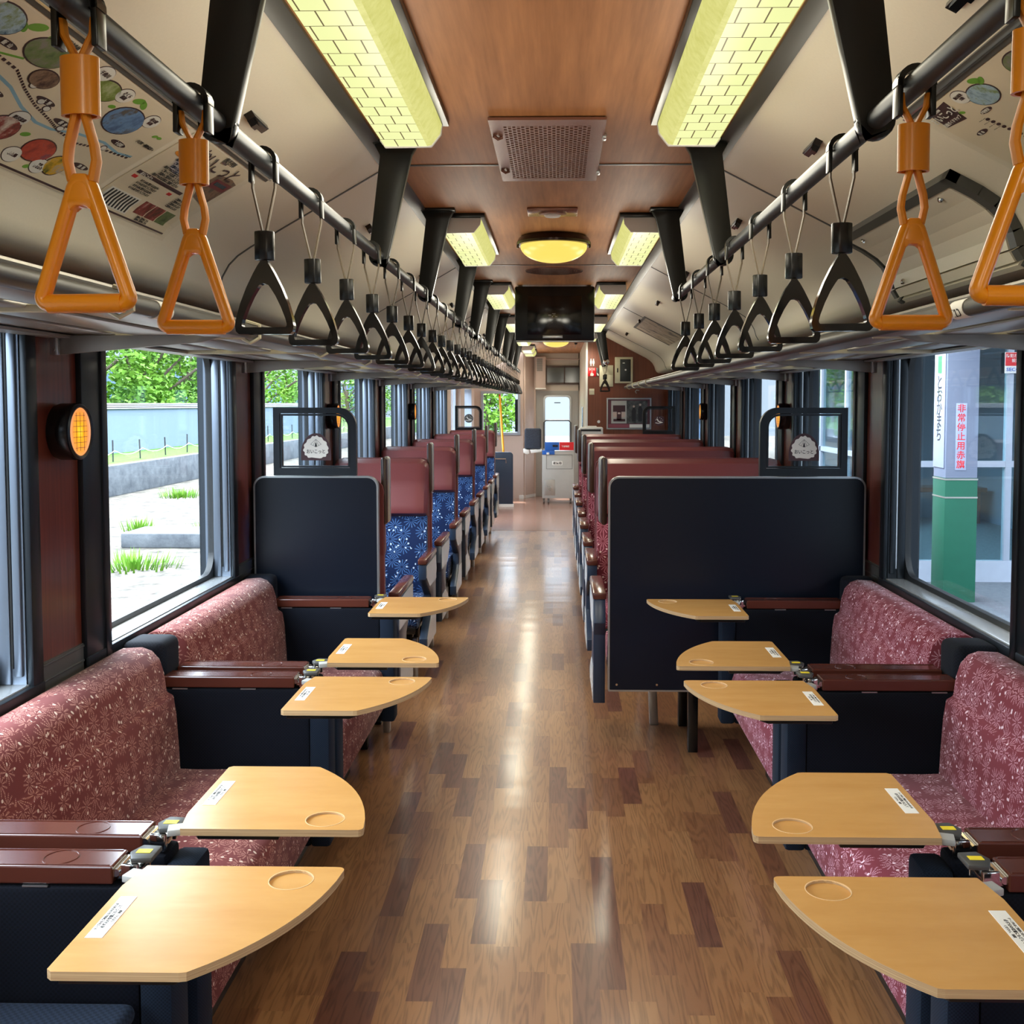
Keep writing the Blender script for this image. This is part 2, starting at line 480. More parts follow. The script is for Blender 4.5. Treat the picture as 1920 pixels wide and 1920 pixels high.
class MB:
    def __init__(s):
        s.bm = bmesh.new()
        s.mi = 0

    def box(s, x0, x1, y0, y1, z0, z1, bev=0.0, seg=2, M4=None, mi=0):
        t = bmesh.new()
        bmesh.ops.create_cube(t, size=1)
        for v in t.verts:
            v.co = Vector((x0 + (v.co.x + .5) * (x1 - x0), y0 + (v.co.y + .5) * (y1 - y0), z0 + (v.co.z + .5) * (z1 - z0)))
        if bev > 0:
            b = min(bev, 0.49 * min(abs(x1 - x0), abs(y1 - y0), abs(z1 - z0)))
            bmesh.ops.bevel(t, geom=list(t.edges), offset=b, segments=seg, affect='EDGES', profile=0.5)
        s.merge(t, M4, mi)
        return s

    def merge(s, t, M4=None, mi=0):
        if M4 is not None:
            bmesh.ops.transform(t, matrix=M4, verts=t.verts)
        bmesh.ops.recalc_face_normals(t, faces=t.faces)
        vm = [s.bm.verts.new(v.co) for v in t.verts]
        t.verts.index_update()
        for f in t.faces:
            try:
                nf = s.bm.faces.new([vm[v.index] for v in f.verts])
                nf.material_index = mi
            except ValueError:
                pass
        t.free()

    def prism(s, pts, a0, a1, axis='y', bev=0.0, M4=None, mi=0):
        # pts are 2D: axis y -> (x,z); axis x -> (y,z); axis z -> (x,y)
        t = bmesh.new()
        def P(p, a):
            if axis == 'y': return Vector((p[0], a, p[1]))
            if axis == 'x': return Vector((a, p[0], p[1]))
            return Vector((p[0], p[1], a))
        va = [t.verts.new(P(p, a0)) for p in pts]
        vb = [t.verts.new(P(p, a1)) for p in pts]
        t.faces.new(va)
        t.faces.new(list(reversed(vb)))
        n = len(pts)
        for i in range(n):
            t.faces.new([va[i], va[(i + 1) % n], vb[(i + 1) % n], vb[i]])
        bmesh.ops.recalc_face_normals(t, faces=t.faces)
        if bev > 0:
            es = [e for e in t.edges if len(e.link_faces) == 2 and e.calc_face_angle(0) > 0.6]
            bmesh.ops.bevel(t, geom=es, offset=bev, segments=2, affect='EDGES', profile=0.5)
        s.merge(t, M4, mi)
        return s

    def ring(s, outer, inner, a0, a1, axis='y', mi=0, M4=None):
        # two closed loops with the same point count
        t = bmesh.new()
        def P(p, a):
            if axis == 'y': return Vector((p[0], a, p[1]))
            if axis == 'x': return Vector((a, p[0], p[1]))
            return Vector((p[0], p[1], a))
        n = len(outer)
        L = [[t.verts.new(P(p, a)) for p in loop] for loop, a in ((outer, a0), (inner, a0), (inner, a1), (outer, a1))]
        for k in range(4):
            A, B = L[k], L[(k + 1) % 4]
            for i in range(n):
                t.faces.new([A[i], A[(i + 1) % n], B[(i + 1) % n], B[i]])
        s.merge(t, M4, mi)
        return s

    def tube(s, pts, r, n=10, closed=False, flat=None, mi=0):
        # sweep a circle (or an ellipse flat=(rx, ry)) along a polyline
        pts = [Vector(p) for p in pts]
        t = bmesh.new()
        rings = []
        m = len(pts)
        up0 = None
        for i, p in enumerate(pts):
            if closed:
                d = (pts[(i + 1) % m] - pts[i - 1]).normalized()
            else:
                d = (pts[min(i + 1, m - 1)] - pts[max(i - 1, 0)]).normalized()
            ref = Vector((0, 1, 0)) if abs(d.y) < 0.9 else Vector((0, 0, 1))
            if up0 is None:
                up = (ref - d * ref.dot(d)).normalized()
            else:
                up = (up0 - d * up0.dot(d)).normalized()
            up0 = up
            sd = d.cross(up)
            rx, ry = flat if flat else (r, r)
            rings.append([t.verts.new(p + sd * (rx * math.cos(2 * PI * k / n)) + up * (ry * math.sin(2 * PI * k / n))) for k in range(n)])
        for i in range(m if closed else m - 1):
            A, B = rings[i], rings[(i + 1) % m]
            for k in range(n):
                t.faces.new([A[k], A[(k + 1) % n], B[(k + 1) % n], B[k]])
        if not closed:
            t.faces.new(rings[0])
            t.faces.new(list(reversed(rings[-1])))
        s.merge(t, None, mi)
        return s

    def cyl(s, p0, p1, r, n=16, mi=0):
        return s.tube([p0, p1], r, n, mi=mi)

    def lathe(s, prof, centre, n=32, axis='z', mi=0):
        t = bmesh.new()
        cx = Vector(centre)
        rings = []
        for (r, h) in prof:
            row = []
            for k in range(n):
                a = 2 * PI * k / n
                if axis == 'z': v = Vector((r * math.cos(a), r * math.sin(a), h))
                elif axis == 'x': v = Vector((h, r * math.cos(a), r * math.sin(a)))
                else: v = Vector((r * math.cos(a), h, r * math.sin(a)))
                row.append(t.verts.new(cx + v))
            rings.append(row)
        for i in range(len(rings) - 1):
            for k in range(n):
                t.faces.new([rings[i][k], rings[i][(k + 1) % n], rings[i + 1][(k + 1) % n], rings[i + 1][k]])
        t.faces.new(rings[0])
        t.faces.new(list(reversed(rings[-1])))
        bmesh.ops.remove_doubles(t, verts=t.verts, dist=1e-6)
        s.merge(t, None, mi)
        return s

    def build(s, name, mats, parent=None, smooth=True):
        bm = s.bm
        bm.normal_update()
        uvl = bm.loops.layers.uv.new('UVMap')
        for f in bm.faces:
            n = f.normal
            ax, ay, az = abs(n.x), abs(n.y), abs(n.z)
            for lp in f.loops:
                c = lp.vert.co
                if az >= ax and az >= ay: lp[uvl].uv = (c.x, c.y)
                elif ax >= ay: lp[uvl].uv = (c.y, c.z)
                else: lp[uvl].uv = (c.x, c.z)
        me = bpy.data.meshes.new(name)
        bm.to_mesh(me)
        bm.free()
        if not isinstance(mats, (list, tuple)):
            mats = [mats]
        for m in mats:
            me.materials.append(m)
        if smooth:
            me.polygons.foreach_set('use_smooth', [True] * len(me.polygons))
            try:
                me.set_sharp_from_angle(angle=0.6)
            except Exception:
                pass
        o = bpy.data.objects.new(name, me)
        C.objects.link(o)
        if parent is not None:
            o.parent = parent
            o.matrix_parent_inverse = Matrix.Translation(parent.location).inverted() if parent.location.length else Matrix()
        return o

def thing(name, label, cat, loc=(0, 0, 0), group=None):
    o = bpy.data.objects.new(name, None)
    C.objects.link(o)
    o.location = loc
    o.empty_display_size = 0.05
    o['label'] = label
    o['category'] = cat
    if group: o['group'] = group
    return o

def tag(o, label, cat, group=None, kind=None):
    o['label'] = label
    o['category'] = cat
    if group: o['group'] = group
    if kind: o['kind'] = kind
    return o

def struct(o):
    o['kind'] = 'structure'
    return o

def group_struct(name):
    o = bpy.data.objects.new(name, None)
    C.objects.link(o)
    o['kind'] = 'structure'
    return o

def text_mesh(body, size, fn, depth=0.0006, align='CENTER'):
    """lettering as flat extruded mesh; fn maps (u, v, w) to a world point"""
    cu = bpy.data.curves.new('lettering', 'FONT')
    cu.body = body
    cu.size = size
    cu.align_x = align
    cu.align_y = 'CENTER'
    cu.resolution_u = 2
    cu.extrude = depth
    cu.offset = size * 0.012
    to = bpy.data.objects.new('lettering_tmp', cu)
    C.objects.link(to)
    bpy.context.view_layer.update()
    dg = bpy.context.evaluated_depsgraph_get()
    me = bpy.data.meshes.new_from_object(to.evaluated_get(dg))
    bpy.data.objects.remove(to)
    for v in me.vertices:
        v.co = fn(v.co.x, v.co.y, v.co.z)
    return me

def text(name, body, size, fn, mat, parent, depth=0.0006, align='CENTER'):
    me = text_mesh(body, size, fn, depth, align)
    me.materials.clear()
    me.materials.append(mat)
    if not me.uv_layers: me.uv_layers.new(name='UVMap')
    o = bpy.data.objects.new(name, me)
    C.objects.link(o)
    if parent is not None:
        o.parent = parent
        o.matrix_parent_inverse = Matrix.Translation(parent.location).inverted() if parent.location.length else Matrix()
    return o

def copy_tree(o, parent=None):
    c = o.copy()
    C.objects.link(c)
    if parent is not None:
        c.parent = parent
    for ch in list(o.children):
        copy_tree(ch, c)
    return c

ORD = ['nearest', 'second', 'third', 'fourth', 'fifth', 'sixth', 'seventh', 'eighth', 'ninth', 'tenth', 'eleventh', 'twelfth', 'thirteenth', 'fourteenth',
       'fifteenth', 'sixteenth', 'seventeenth', 'eighteenth', 'nineteenth', 'twentieth']
def ordw(i):
    if i < 20: return ORD[i]
    tens = {2: 'twenty', 3: 'thirty'}[(i + 1) // 10]
    u = (i + 1) % 10
    if u == 0: return {2: 'twentieth', 3: 'thirtieth'}[(i + 1) // 10]
    return tens + '-' + ['first', 'second', 'third', 'fourth', 'fifth', 'sixth', 'seventh', 'eighth', 'ninth'][u - 1]

SIDE = {-1: 'left', 1: 'right'}
#@@STRUCT
# ---------------------------------------------------------------- the carriage shell
Y0, Y1 = -2.6, 12.6          # wall runs
WX = 1.30                    # inner wall face
GX = 1.375                   # glass plane
WZ0, WZ1 = 0.81, 1.72        # window opening heights
WP = 1.64                    # window pitch
WS, WE = 3.005, 4.205        # opening of the window that fills the left of the view
CZ = 2.30                    # flat ceiling height
FAR = 16.9

m = MB().box(-1.42, 1.42, Y0, 17.6, -0.08, 0.0)
struct(m.build('floor', M['floor']))

# sloping profile (distance from car centre, height)
SLOPE = {-1: [(0.565, 2.30), (1.04, 2.03), (1.085, 2.00), (1.115, 1.97), (1.138, 1.93), (1.150, 1.89), (1.165, 1.865), (1.19, 1.85), (1.30, 1.847)],
         1: [(0.515, 2.30), (1.04, 2.03), (1.085, 2.00), (1.115, 1.97), (1.138, 1.93), (1.150, 1.89), (1.165, 1.865), (1.19, 1.85), (1.30, 1.847)]}
ceil = struct(MB().box(-0.56, 0.51, Y0, 17.4, CZ, CZ + 0.05).build('ceiling', M['ceil_wood']))
for sd in (-1, 1):
    ys1 = 12.6 if sd == 1 else 16.7
    pr = [(sd * a, b) for a, b in SLOPE[sd]]
    out = [(sd * (a + 0.02), b + 0.05) for a, b in SLOPE[sd][:-1]] + [(sd * 1.42, 1.90)]
    MB().prism(pr + out[::-1], Y0, ys1).build('side_panel', M['cream'], ceil)
    e = SLOPE[sd][0][0]
    MB().prism([(sd * (e - 0.022), CZ + 0.001), (sd * (e - 0.022), CZ - 0.008), (sd * (e + 0.003), CZ - 0.012), (sd * (e + 0.02), CZ - 0.022), (sd * (e + 0.028), CZ - 0.005)], Y0, ys1).build('edge_trim', M['grey_trim'], ceil)
for i, ys in enumerate((1.03, 3.63, 6.23, 8.83, 11.43, 14.03)):
    m = MB().box(-0.545, 0.495, ys - 0.007, ys + 0.007, CZ - 0.003, CZ + 0.004)
    for sd in (-1, 1):
        if sd == 1 and ys > 12.6: continue
        pr = [(sd * (a - 0.0015), b - 0.0025) for a, b in SLOPE[sd][:7]]
        pr2 = [(sd * (a + 0.01), b + 0.01) for a, b in SLOPE[sd][:7]]
        m.prism(pr + pr2[::-1], ys - 0.005, ys + 0.005)
    struct(m.build('trim_%d' % (i + 1), M['grey_trim']))

def wins():
    k = -3
    while True:
        s, e = WS + WP * k, WE + WP * k
        if s > 11.5: break
        if e > Y0: yield k, s, e
        k += 1

for sd in (-1, 1):
    m = MB()
    a, b = sd * WX, sd * 1.42
    x0, x1 = min(a, b), max(a, b)
    m.box(x0, x1, Y0, Y1, -0.05, WZ0 - 0.005)
    m.box(x0, x1, Y0, Y1, WZ1 + 0.005, 1.90)
    prev = Y0
    for k, s, e in wins():
        if s > prev: m.box(x0, x1, prev, s, WZ0 - 0.005, WZ1 + 0.005)
        prev = e
    m.box(x0, x1, prev, Y1, WZ0 - 0.005, WZ1 + 0.005)
    struct(m.build('wall_' + SIDE[sd], M['brown_wall']))

n = 0
for sd in (-1, 1):
    for k, s, e in wins():
        n += 1
        g = group_struct('window_%d' % n)
        X = lambda v: sd * v
        def bx(mb, xa, xb, *r, **kw):
            mb.box(min(sd * xa, sd * xb), max(sd * xa, sd * xb), *r, **kw)
        f = MB()
        bx(f, 1.284, 1.302, s - 0.145, s + 0.004, WZ0 - 0.035, WZ1 + 0.03, bev=0.004)
        bx(f, 1.278, 1.302, s - 0.03, s + 0.006, WZ0 - 0.035, WZ1 + 0.03, bev=0.004)
        bx(f, 1.284, 1.302, e - 0.004, e + 0.05, WZ0 - 0.035, WZ1 + 0.03, bev=0.004)
        bx(f, 1.281, 1.302, s - 0.145, e + 0.05, WZ0 - 0.045, WZ0 - 0.004, bev=0.004)
        bx(f, 1.284, 1.302, s - 0.145, e + 0.05, WZ1, WZ1 + 0.04, bev=0.004)
        # reveals
        bx(f, 1.30, 1.425, s - 0.01, s + 0.004, WZ0 - 0.01, WZ1 + 0.01)
        bx(f, 1.30, 1.425, s, e, WZ1, WZ1 + 0.012)
        bx(f, 1.39, 1.425, e - .002, e + 0.006, WZ0 - 0.01, WZ1 + 0.01)
        bx(f, 1.39, 1.425, s, e, WZ0 - 0.012, WZ0)
        f.build('frame', M['dark_frame'], g)
        # far-side guide rails, seen on the reveal
        r = MB()
        bx(r, 1.302, 1.40, e - 0.006, e + 0.006, WZ0 - 0.01, WZ1 + 0.01)
        bx(r, 1.308, 1.328, e - 0.014, e - 0.004, WZ0 + 0.02, WZ1 - 0.01, bev=0.003)
        bx(r, 1.337, 1.366, e - 0.013, e - 0.004, WZ0 + 0.001, WZ1 - 0.01, bev=0.002)
        r.build('guide_rail', M['guide'] if sd < 0 else M['dark_frame'], g)  # left tinted by reflection, right dark as less lit, both by colour
        l = MB()
        bx(l, 1.330, 1.335, e - 0.012, e - 0.004, WZ0 + 0.04, WZ1 - 0.02)
        l.build('guide_groove', M['black'] if sd < 0 else M['silver'], g)
        bx_ = MB()
        bx(bx_, 1.296, 1.40, s, e, WZ0 - 0.012, WZ0, bev=0.003)
        bx_.build('sill', M['sill'], g)
        # rubber gasket with rounded corners, and the pane
        o = rrect(s - 0.01, WZ0 - 0.004, e + 0.01, WZ1 + 0.01, 0.001, 6)
        i = rrect(s + 0.03, WZ0 + 0.018, e - 0.010, WZ1 - 0.02, 0.085, 6)
        gk = MB()
        gk.ring(o, i, sd * 1.367, sd * 1.39, axis='x')
        gk.build('gasket', M['rubber'], g)
        p = MB()
        bx(p, 1.376, 1.380, s + 0.01, e - 0.01, WZ0 + 0.005, WZ1 - 0.005)
        p.build('pane', M['glass'], g)
        # skirting strips at the foot of the wall piece before this window
        t = MB()
        ps = s - 0.145 - 0.245
        for z in (0.795, 0.835):
            bx(t, 1.292, 1.304, ps, s - 0.14, z, z + 0.006, bev=0.002)
        bx(t, 1.295, 1.303, ps, s - 0.14, 0.76, 0.845)
        t.build('sill_strip', M['grey_trim'], g)

# ledge line that runs under every window, behind the seats
for sd in (-1, 1):
    m = MB()
    m.box(min(sd * 1.275, sd * 1.302), max(sd * 1.275, sd * 1.302), Y0, 12.5, 0.745, 0.772, bev=0.005)
    struct(m.build('trim_%d' % (8 + (sd > 0)), M['dark_frame']))
struct(MB().box(-1.42, 1.42, Y0 - 0.1, Y0, 0, 2.4).build('wall_rear', M['beige']))

# ---- far end: left side door bay, cab wall, angled column, cab doorway, side of the compartment
m = MB()
for (a, b, z0, z1) in ((12.6, 13.05, 0, 1.9), (14.35, 14.9, 0, 1.9), (13.05, 14.35, 1.85, 1.9), (14.9, FAR, 0, 0.95), (14.9, FAR, 1.75, 1.9), (16.2, FAR, 0, 1.9)):
    m.box(-1.42, -1.30, a, b, z0, z1)
o = struct(m.build('wall_rear_left', M['beige']))
o.name = 'wall_left_vestibule'
g = group_struct('door_1')
m = MB()
m.ring(rrect(13.05, 0.02, 14.35, 1.85, 0.001, 3), rrect(13.14, 0.12, 14.26, 1.78, 0.06, 3), -1.40, -1.36, axis='x')
m.box(-1.405, -1.355, 13.67, 13.73, 0.05, 1.8)
m.build('frame', M['alu'], g)
MB().box(-1.384, -1.378, 13.1, 14.3, 0.1, 1.8).build('pane', M['glass'], g)
g = group_struct('window_30')
m = MB()
m.ring(rrect(14.9, 0.95, 16.2, 1.75, 0.001, 3), rrect(14.96, 1.0, 16.14, 1.70, 0.06, 3), -1.40, -1.30, axis='x')
m.build('frame', M['alu'], g)
MB().box(-1.374, -1.368, 14.93, 16.17, 0.97, 1.73).build('pane', M['glass'], g)

# cab wall, with a window into the cab
Yw = 16.75
m = MB()
wx0, wx1, wz0, wz1 = -1.20, -0.60, 1.0, 1.69
m.box(-1.42, wx0, Yw, Yw + .06, 0, 2.35)
m.box(wx1, -0.50, Yw, Yw + .06, 0, 2.35)
m.box(wx0, wx1, Yw, Yw + .06, 0, wz0)
m.box(wx0, wx1, Yw, Yw + .06, wz1, 2.35)
struct(m.build('wall_far', M['beige']))
g = group_struct('window_31')
m = MB()
m.ring(rrect(wx0, wz0, wx1 + .02, wz1, 0.001, 3), rrect(wx0 + .04, wz0 + .04, wx1 - .02, wz1 - .04, 0.02, 3), Yw - .02, Yw + .03)
m.box(-0.905, -0.885, Yw - .015, Yw + .02, wz0, wz1)
m.build('frame', M['alu'], g)
MB().box(wx0, wx1, Yw + .005, Yw + .01, wz0, wz1).build('pane', M['glass'], g)
MB().box(-0.665, -0.62, Yw + .03, Yw + .04, wz0 + 0.05, wz1 - .13).build('blind', M['dark_frame'], g)
# angled column beside the cab doorway
m = MB().prism([(-0.53, Yw - .02), (-0.37, Yw + .35), (-0.345, Yw + .35), (-0.345, Yw + .5), (-0.53, Yw + .5)], 0, 2.34, axis='z')
struct(m.build('wall_far_column', M['beige']))
struct(MB().prism([(-0.60, Yw - .03), (-0.53, Yw - .035), (-0.37, Yw + .34), (-0.345, Yw + .34), (-0.345, Yw + .36), (-0.60, Yw + .1)], 0, 0.05, axis='z').build('baseboard_far', M['white']))
# header over the doorway, dark fanlight
m = MB()
m.box(-0.35, 0.50, 17.2, 17.3, 1.70, 1.80)
m.box(-0.35, 0.50, 17.2, 17.3, 2.10, 2.36)
m.box(0.34, 0.55, 17.2, 17.3, 0, 2.36)
struct(m.build('wall_far_header', M['beige_light']))
g = group_struct('window_32')
m = MB().ring(rrect(-0.19, 1.80, 0.37, 2.10, 0.001, 2), rrect(-0.165, 1.83, 0.355, 2.07, 0.002, 2), 17.14, 17.21)
m.box(0.105, 0.125, 17.14, 17.2, 1.82, 2.08)
m.build('frame', M['dark_brown'], g)
MB().box(-0.18, 0.36, 17.18, 17.2, 1.82, 2.08).build('pane', M['black_gloss'], g)
g = group_struct('door_2')
m = MB()
m.ring(rrect(-0.35, 0.0, 0.345, 1.70, 0.001, 4), rrect(-0.20, 0.72, 0.205, 1.60, 0.06, 4), 17.2, 17.26)
m.build('leaf', M['grey_paint'], g)
MB().box(-0.22, 0.22, 17.22, 17.225, 0.7, 1.62).build('pane', M['glass'], g)
MB().ring(rrect(-0.225, 0.66, 0.225, 1.63, 0.07, 4), rrect(-0.195, 0.69, 0.195, 1.60, 0.055, 4), 17.185, 17.205).build('gasket', M['silver'], g)
MB().box(-0.05, 0.05, 17.21, 17.22, 1.5, 1.515).build('notice', M['grey_trim'], g)
struct(MB().tube([(-0.215, 17.1, 0.78), (-0.215, 17.1, 1.19), (-0.18, 17.1, 1.225), (0.18, 17.1, 1.225), (0.215, 17.1, 1.19), (0.215, 17.1, 0.78)], 0.012, 8).build('trim_20', M['grey_trim']))

# compartment wall on the right (brown, facing the camera) and its side toward the aisle
prof = [(0.355, 0), (1.30, 0), (1.30, 1.85), (1.19, 1.855), (1.165, 1.87), (1.15, 1.895), (1.138, 1.935), (1.115, 1.975), (1.085, 2.005), (1.04, 2.035), (0.515, 2.305), (0.355, 2.305)]
struct(MB().prism(prof, 12.6, 12.66).build('wall_compartment', M['toilet_wall']))
struct(MB().box(0.355, 0.40, 12.66, 17.2, 0, 2.31).build('wall_compartment_side', M['beige_light']))
m = MB()
m.box(0.335, 0.358, 12.585, 12.67, 0, 2.3, bev=.004)
struct(m.build('trim_21', M['white']))
m = MB().tube([(0.33, 13.9, 0.9), (0.33, 13.9, 1.45)], 0.012, 8)
struct(m.build('trim_22', M['chrome']))
struct(MB().box(-1.3, 0.36, 12.5, 17.2, 0.0, 0.002).build('floor_vestibule', plain('vestibule_floor', rgb(150, 112, 96), 0.22, 0, 0.5, 0.06, 6, coat=0.3)))
#@@OBJ
# ---------------------------------------------------------------- ceiling lamps
def ceiling_lamp(sd, ys, ye, label):
    xa, xb = (-0.500, -0.325) if sd < 0 else (0.280, 0.455)     # outer / inner in world x
    t = thing('ceiling_lamp', label, 'lamp', ((xa + xb) / 2, ys, CZ), 'brick-patterned paper ceiling lamps')
    out, inn = (xa, xb) if sd < 0 else (xb, xa)
    q = 1 if inn > out else -1
    MB().prism([(out + q * .004, CZ), (out + q * .004, CZ - .018), (inn + q * .018, CZ - .018), (inn + q * .018, CZ)], ys - .012, ye + .012, bev=.002).build('housing', M['black_plate'], t)
    b0, b1 = out + q * .014, inn - q * .042
    MB().box(min(b0, b1), max(b0, b1), ys + .012, ye - .012, CZ - .078, CZ - .074).build('brick_panel', M['lamp_brick'], t)
    MB().prism([(b1, CZ - .078), (b1 + q * .012, CZ - .075), (inn - q * .006, CZ - .045), (inn, CZ - .018), (b1, CZ - .018)], ys + .012, ye - .012).build('inner_side_panel', M['lamp_side'], t)
    MB().prism([(b0, CZ - .078), (out, CZ - .058), (out, CZ - .018), (b0, CZ - .018)], ys + .012, ye - .012).build('outer_side_panel', M['lamp_side'], t)
    for yy in (ys, ye - .012):
        MB().prism([(out - q * .001, CZ - .018), (out - q * .001, CZ - .062), (b0, CZ - .082), (b1 + q * .012, CZ - .080), (inn - q * .002, CZ - .046), (inn + q * .002, CZ - .018)], yy, yy + .012, bev=.002).build('end_cap', M['white'], t)
    for f in (.17, .5, .83):
        fill_light((xa + xb) / 2, ys + (ye - ys) * f, CZ - .15, DOWN_FILL_W * (ye - ys) / 1.2, (1.0, .93, .74))  # added spot below the diffuser, brightens the cabin
        fill_light((xa + xb) / 2, ys + (ye - ys) * f, CZ - .30, CEIL_FILL_W * (ye - ys) / 1.2, (1.0, .94, .78), .10, False)  # added bare point light hanging lower, lifts the ceiling brightness
    return t

def fill_light(x, y, z, watts, col, r=0.07, spot=True):  # added fill light near a lamp, stronger than its visible glow
    ld = bpy.data.lights.new('fill_light', 'SPOT' if spot else 'POINT')
    if spot:
        ld.spot_size = 2.9
        ld.spot_blend = 0.6
    ld.energy = watts
    ld.color = col
    ld.shadow_soft_size = r
    o = bpy.data.objects.new('fill_light', ld)
    C.objects.link(o)
    o.location = (x, y, z)
    return o
DOWN_FILL_W = 3.4
CEIL_FILL_W = 0.9
LY = [(1.82, 3.05), (4.55, 5.66), (7.12, 8.25), (9.75, 10.9), (12.35, 13.5), (14.6, 15.5), (15.75, 16.55)]
for i, (a, b) in enumerate(LY):
    ceiling_lamp(-1, a, b, ('%s brick-patterned yellow-green paper lamp in the row left of the wood ceiling' % ordw(i)) if i else 'large brick-patterned yellow-green paper lamp nearest on the left of the wood ceiling')
for i, (a, b) in enumerate(LY[:4] + [(11.1, 12.3)]):
    if i == 4: a, b = 12.0, 12.55
    ceiling_lamp(1, a, b, ('%s brick-patterned yellow-green paper lamp in the row right of the wood ceiling' % ordw(i)) if i else 'large brick-patterned yellow-green paper lamp nearest on the right of the wood ceiling')

ceiling_lamp(-1, -.80, .43, 'unseen brick-patterned paper lamp added for light behind the viewer, left of the wood ceiling')  # unseen pair added behind the camera to light the near end
ceiling_lamp(1, -.80, .43, 'unseen brick-patterned paper lamp added for light behind the viewer, right of the wood ceiling')

def dome_lamp(y, label):
    cx = -0.018
    fill_light(cx, y, CZ - .17, 3, (1.0, .82, .55))  # added fill under the dome
    t = thing('dome_lamp', label, 'lamp', (cx, y, CZ), 'round dome lamps on the ceiling')
    MB().lathe([(0.150, CZ), (0.168, CZ - .012), (0.178, CZ - .032), (0.176, CZ - .044), (0.150, CZ - .046), (0.001, CZ - .046)], (cx, y, 0), 48).build('rim', M['dark_brown'], t)
    pr = [(0.160, CZ - .044)]
    for i in range(1, 11):
        a = i / 10 * PI / 2
        pr.append((0.160 * math.cos(a) + .0005, CZ - .048 - 0.078 * math.sin(a)))
    MB().lathe(pr, (cx, y, 0), 48).build('glass_dome', M['dome'], t)
    for a in (PI, 0, PI / 2):
        MB().box(cx + .172 * math.cos(a) - .006, cx + .172 * math.cos(a) + .006, y + .172 * math.sin(a) - .006, y + .172 * math.sin(a) + .006, CZ - .056, CZ - .03, bev=.003).build('clip', M['dark_brown'], t)
    return t
dome_lamp(5.17, 'round dome lamp with dark rim on the wood ceiling, before the hanging screen')
dome_lamp(12.95, 'round dome lamp on the ceiling far behind the hanging screen, above the doorway')

# vent grille on the ceiling
t = thing('ceiling_vent', 'rectangular perforated metal vent in the middle of the wood ceiling', 'vent', (-0.027, 3.42, CZ))
x0, x1, y0, y1 = -0.195, 0.137, 3.02, 3.84
m = MB()
hx0, hx1, hy0, hy1 = -0.157, 0.097, 3.085, 3.79
m.box(x0, hx0, y0, y1, CZ - .012, CZ - .004); m.box(hx1, x1, y0, y1, CZ - .012, CZ - .004)
m.box(hx0, hx1, y0, hy0, CZ - .012, CZ - .004); m.box(hx0, hx1, hy1, y1, CZ - .012, CZ - .004)
m.build('frame', M['bronze'], t)
g = MB()
NC, NR = 20, 24
for c in range(NC + 1):
    xx = hx0 + (hx1 - hx0) * c / NC
    g.box(xx - .0020, xx + .0020, hy0, hy1, CZ - .0115, CZ - .007)
    if c < NC:
        for r in range(NR + 1):
            yy = hy0 + (hy1 - hy0) * (r + (0.5 if c % 2 else 0)) / (NR + .5)
            g.box(xx, xx + (hx1 - hx0) / NC, yy - .0062, yy + .0062, CZ - .0113, CZ - .0072)
g.build('grille', M['bronze'], t, smooth=False)
MB().box(hx0 - .01, hx1 + .01, hy0 - .01, hy1 + .01, CZ - .003, CZ - .001).build('duct_shade', M['black'], t)  # black sheet standing in for the shade inside the vent holes
for (xx, yy) in ((-0.176, 3.2), (-0.176, 3.66)):
    MB().tube([(xx - .012, yy - .012, CZ - .014), (xx, yy, CZ - .02), (xx + .012, yy + .006, CZ - .014)], .005, 8).build('latch', M['bronze'], t)
for (xx, yy) in ((0.139, 3.22), (0.139, 3.70)):
    MB().box(xx - .006, xx + .006, yy - .02, yy + .02, CZ - .018, CZ - .004, bev=.003).build('hinge', M['silver'], t)

t = thing('ceiling_sensor', 'small bronze plate with round lens on the wood ceiling, behind the perforated vent', 'sensor', (-0.021, 4.5, CZ))
MB().box(-0.125, 0.083, 4.41, 4.575, CZ - .010, CZ, bev=.003).build('plate', M['bronze'], t)
MB().lathe([(0.062, CZ - .009), (0.058, CZ - .018), (0.04, CZ - .02), (0.001, CZ - .02)], (-0.021, 4.49, 0), 24).build('ring', M['bronze'], t)
MB().lathe([(0.036, CZ - .019), (0.03, CZ - .026), (0.001, CZ - .029)], (-0.021, 4.49, 0), 24).build('lens', M['paper'], t)
m = MB().lathe([(0.175, CZ), (0.172, CZ - .006), (0.150, CZ - .008), (0.001, CZ - .008)], (-0.02, 6.5, 0), 40)
for k in range(-9, 10):
    w = math.sqrt(max(0, .145 ** 2 - (k * .015) ** 2))
    m.box(-0.02 + k * .015 - .002, -0.02 + k * .015 + .002, 6.5 - w, 6.5 + w, CZ - .0105, CZ - .007)
tag(m.build('ceiling_speaker', M['bronze']), 'round slotted brown ceiling speaker between the dome lamp and the hanging screen', 'speaker')

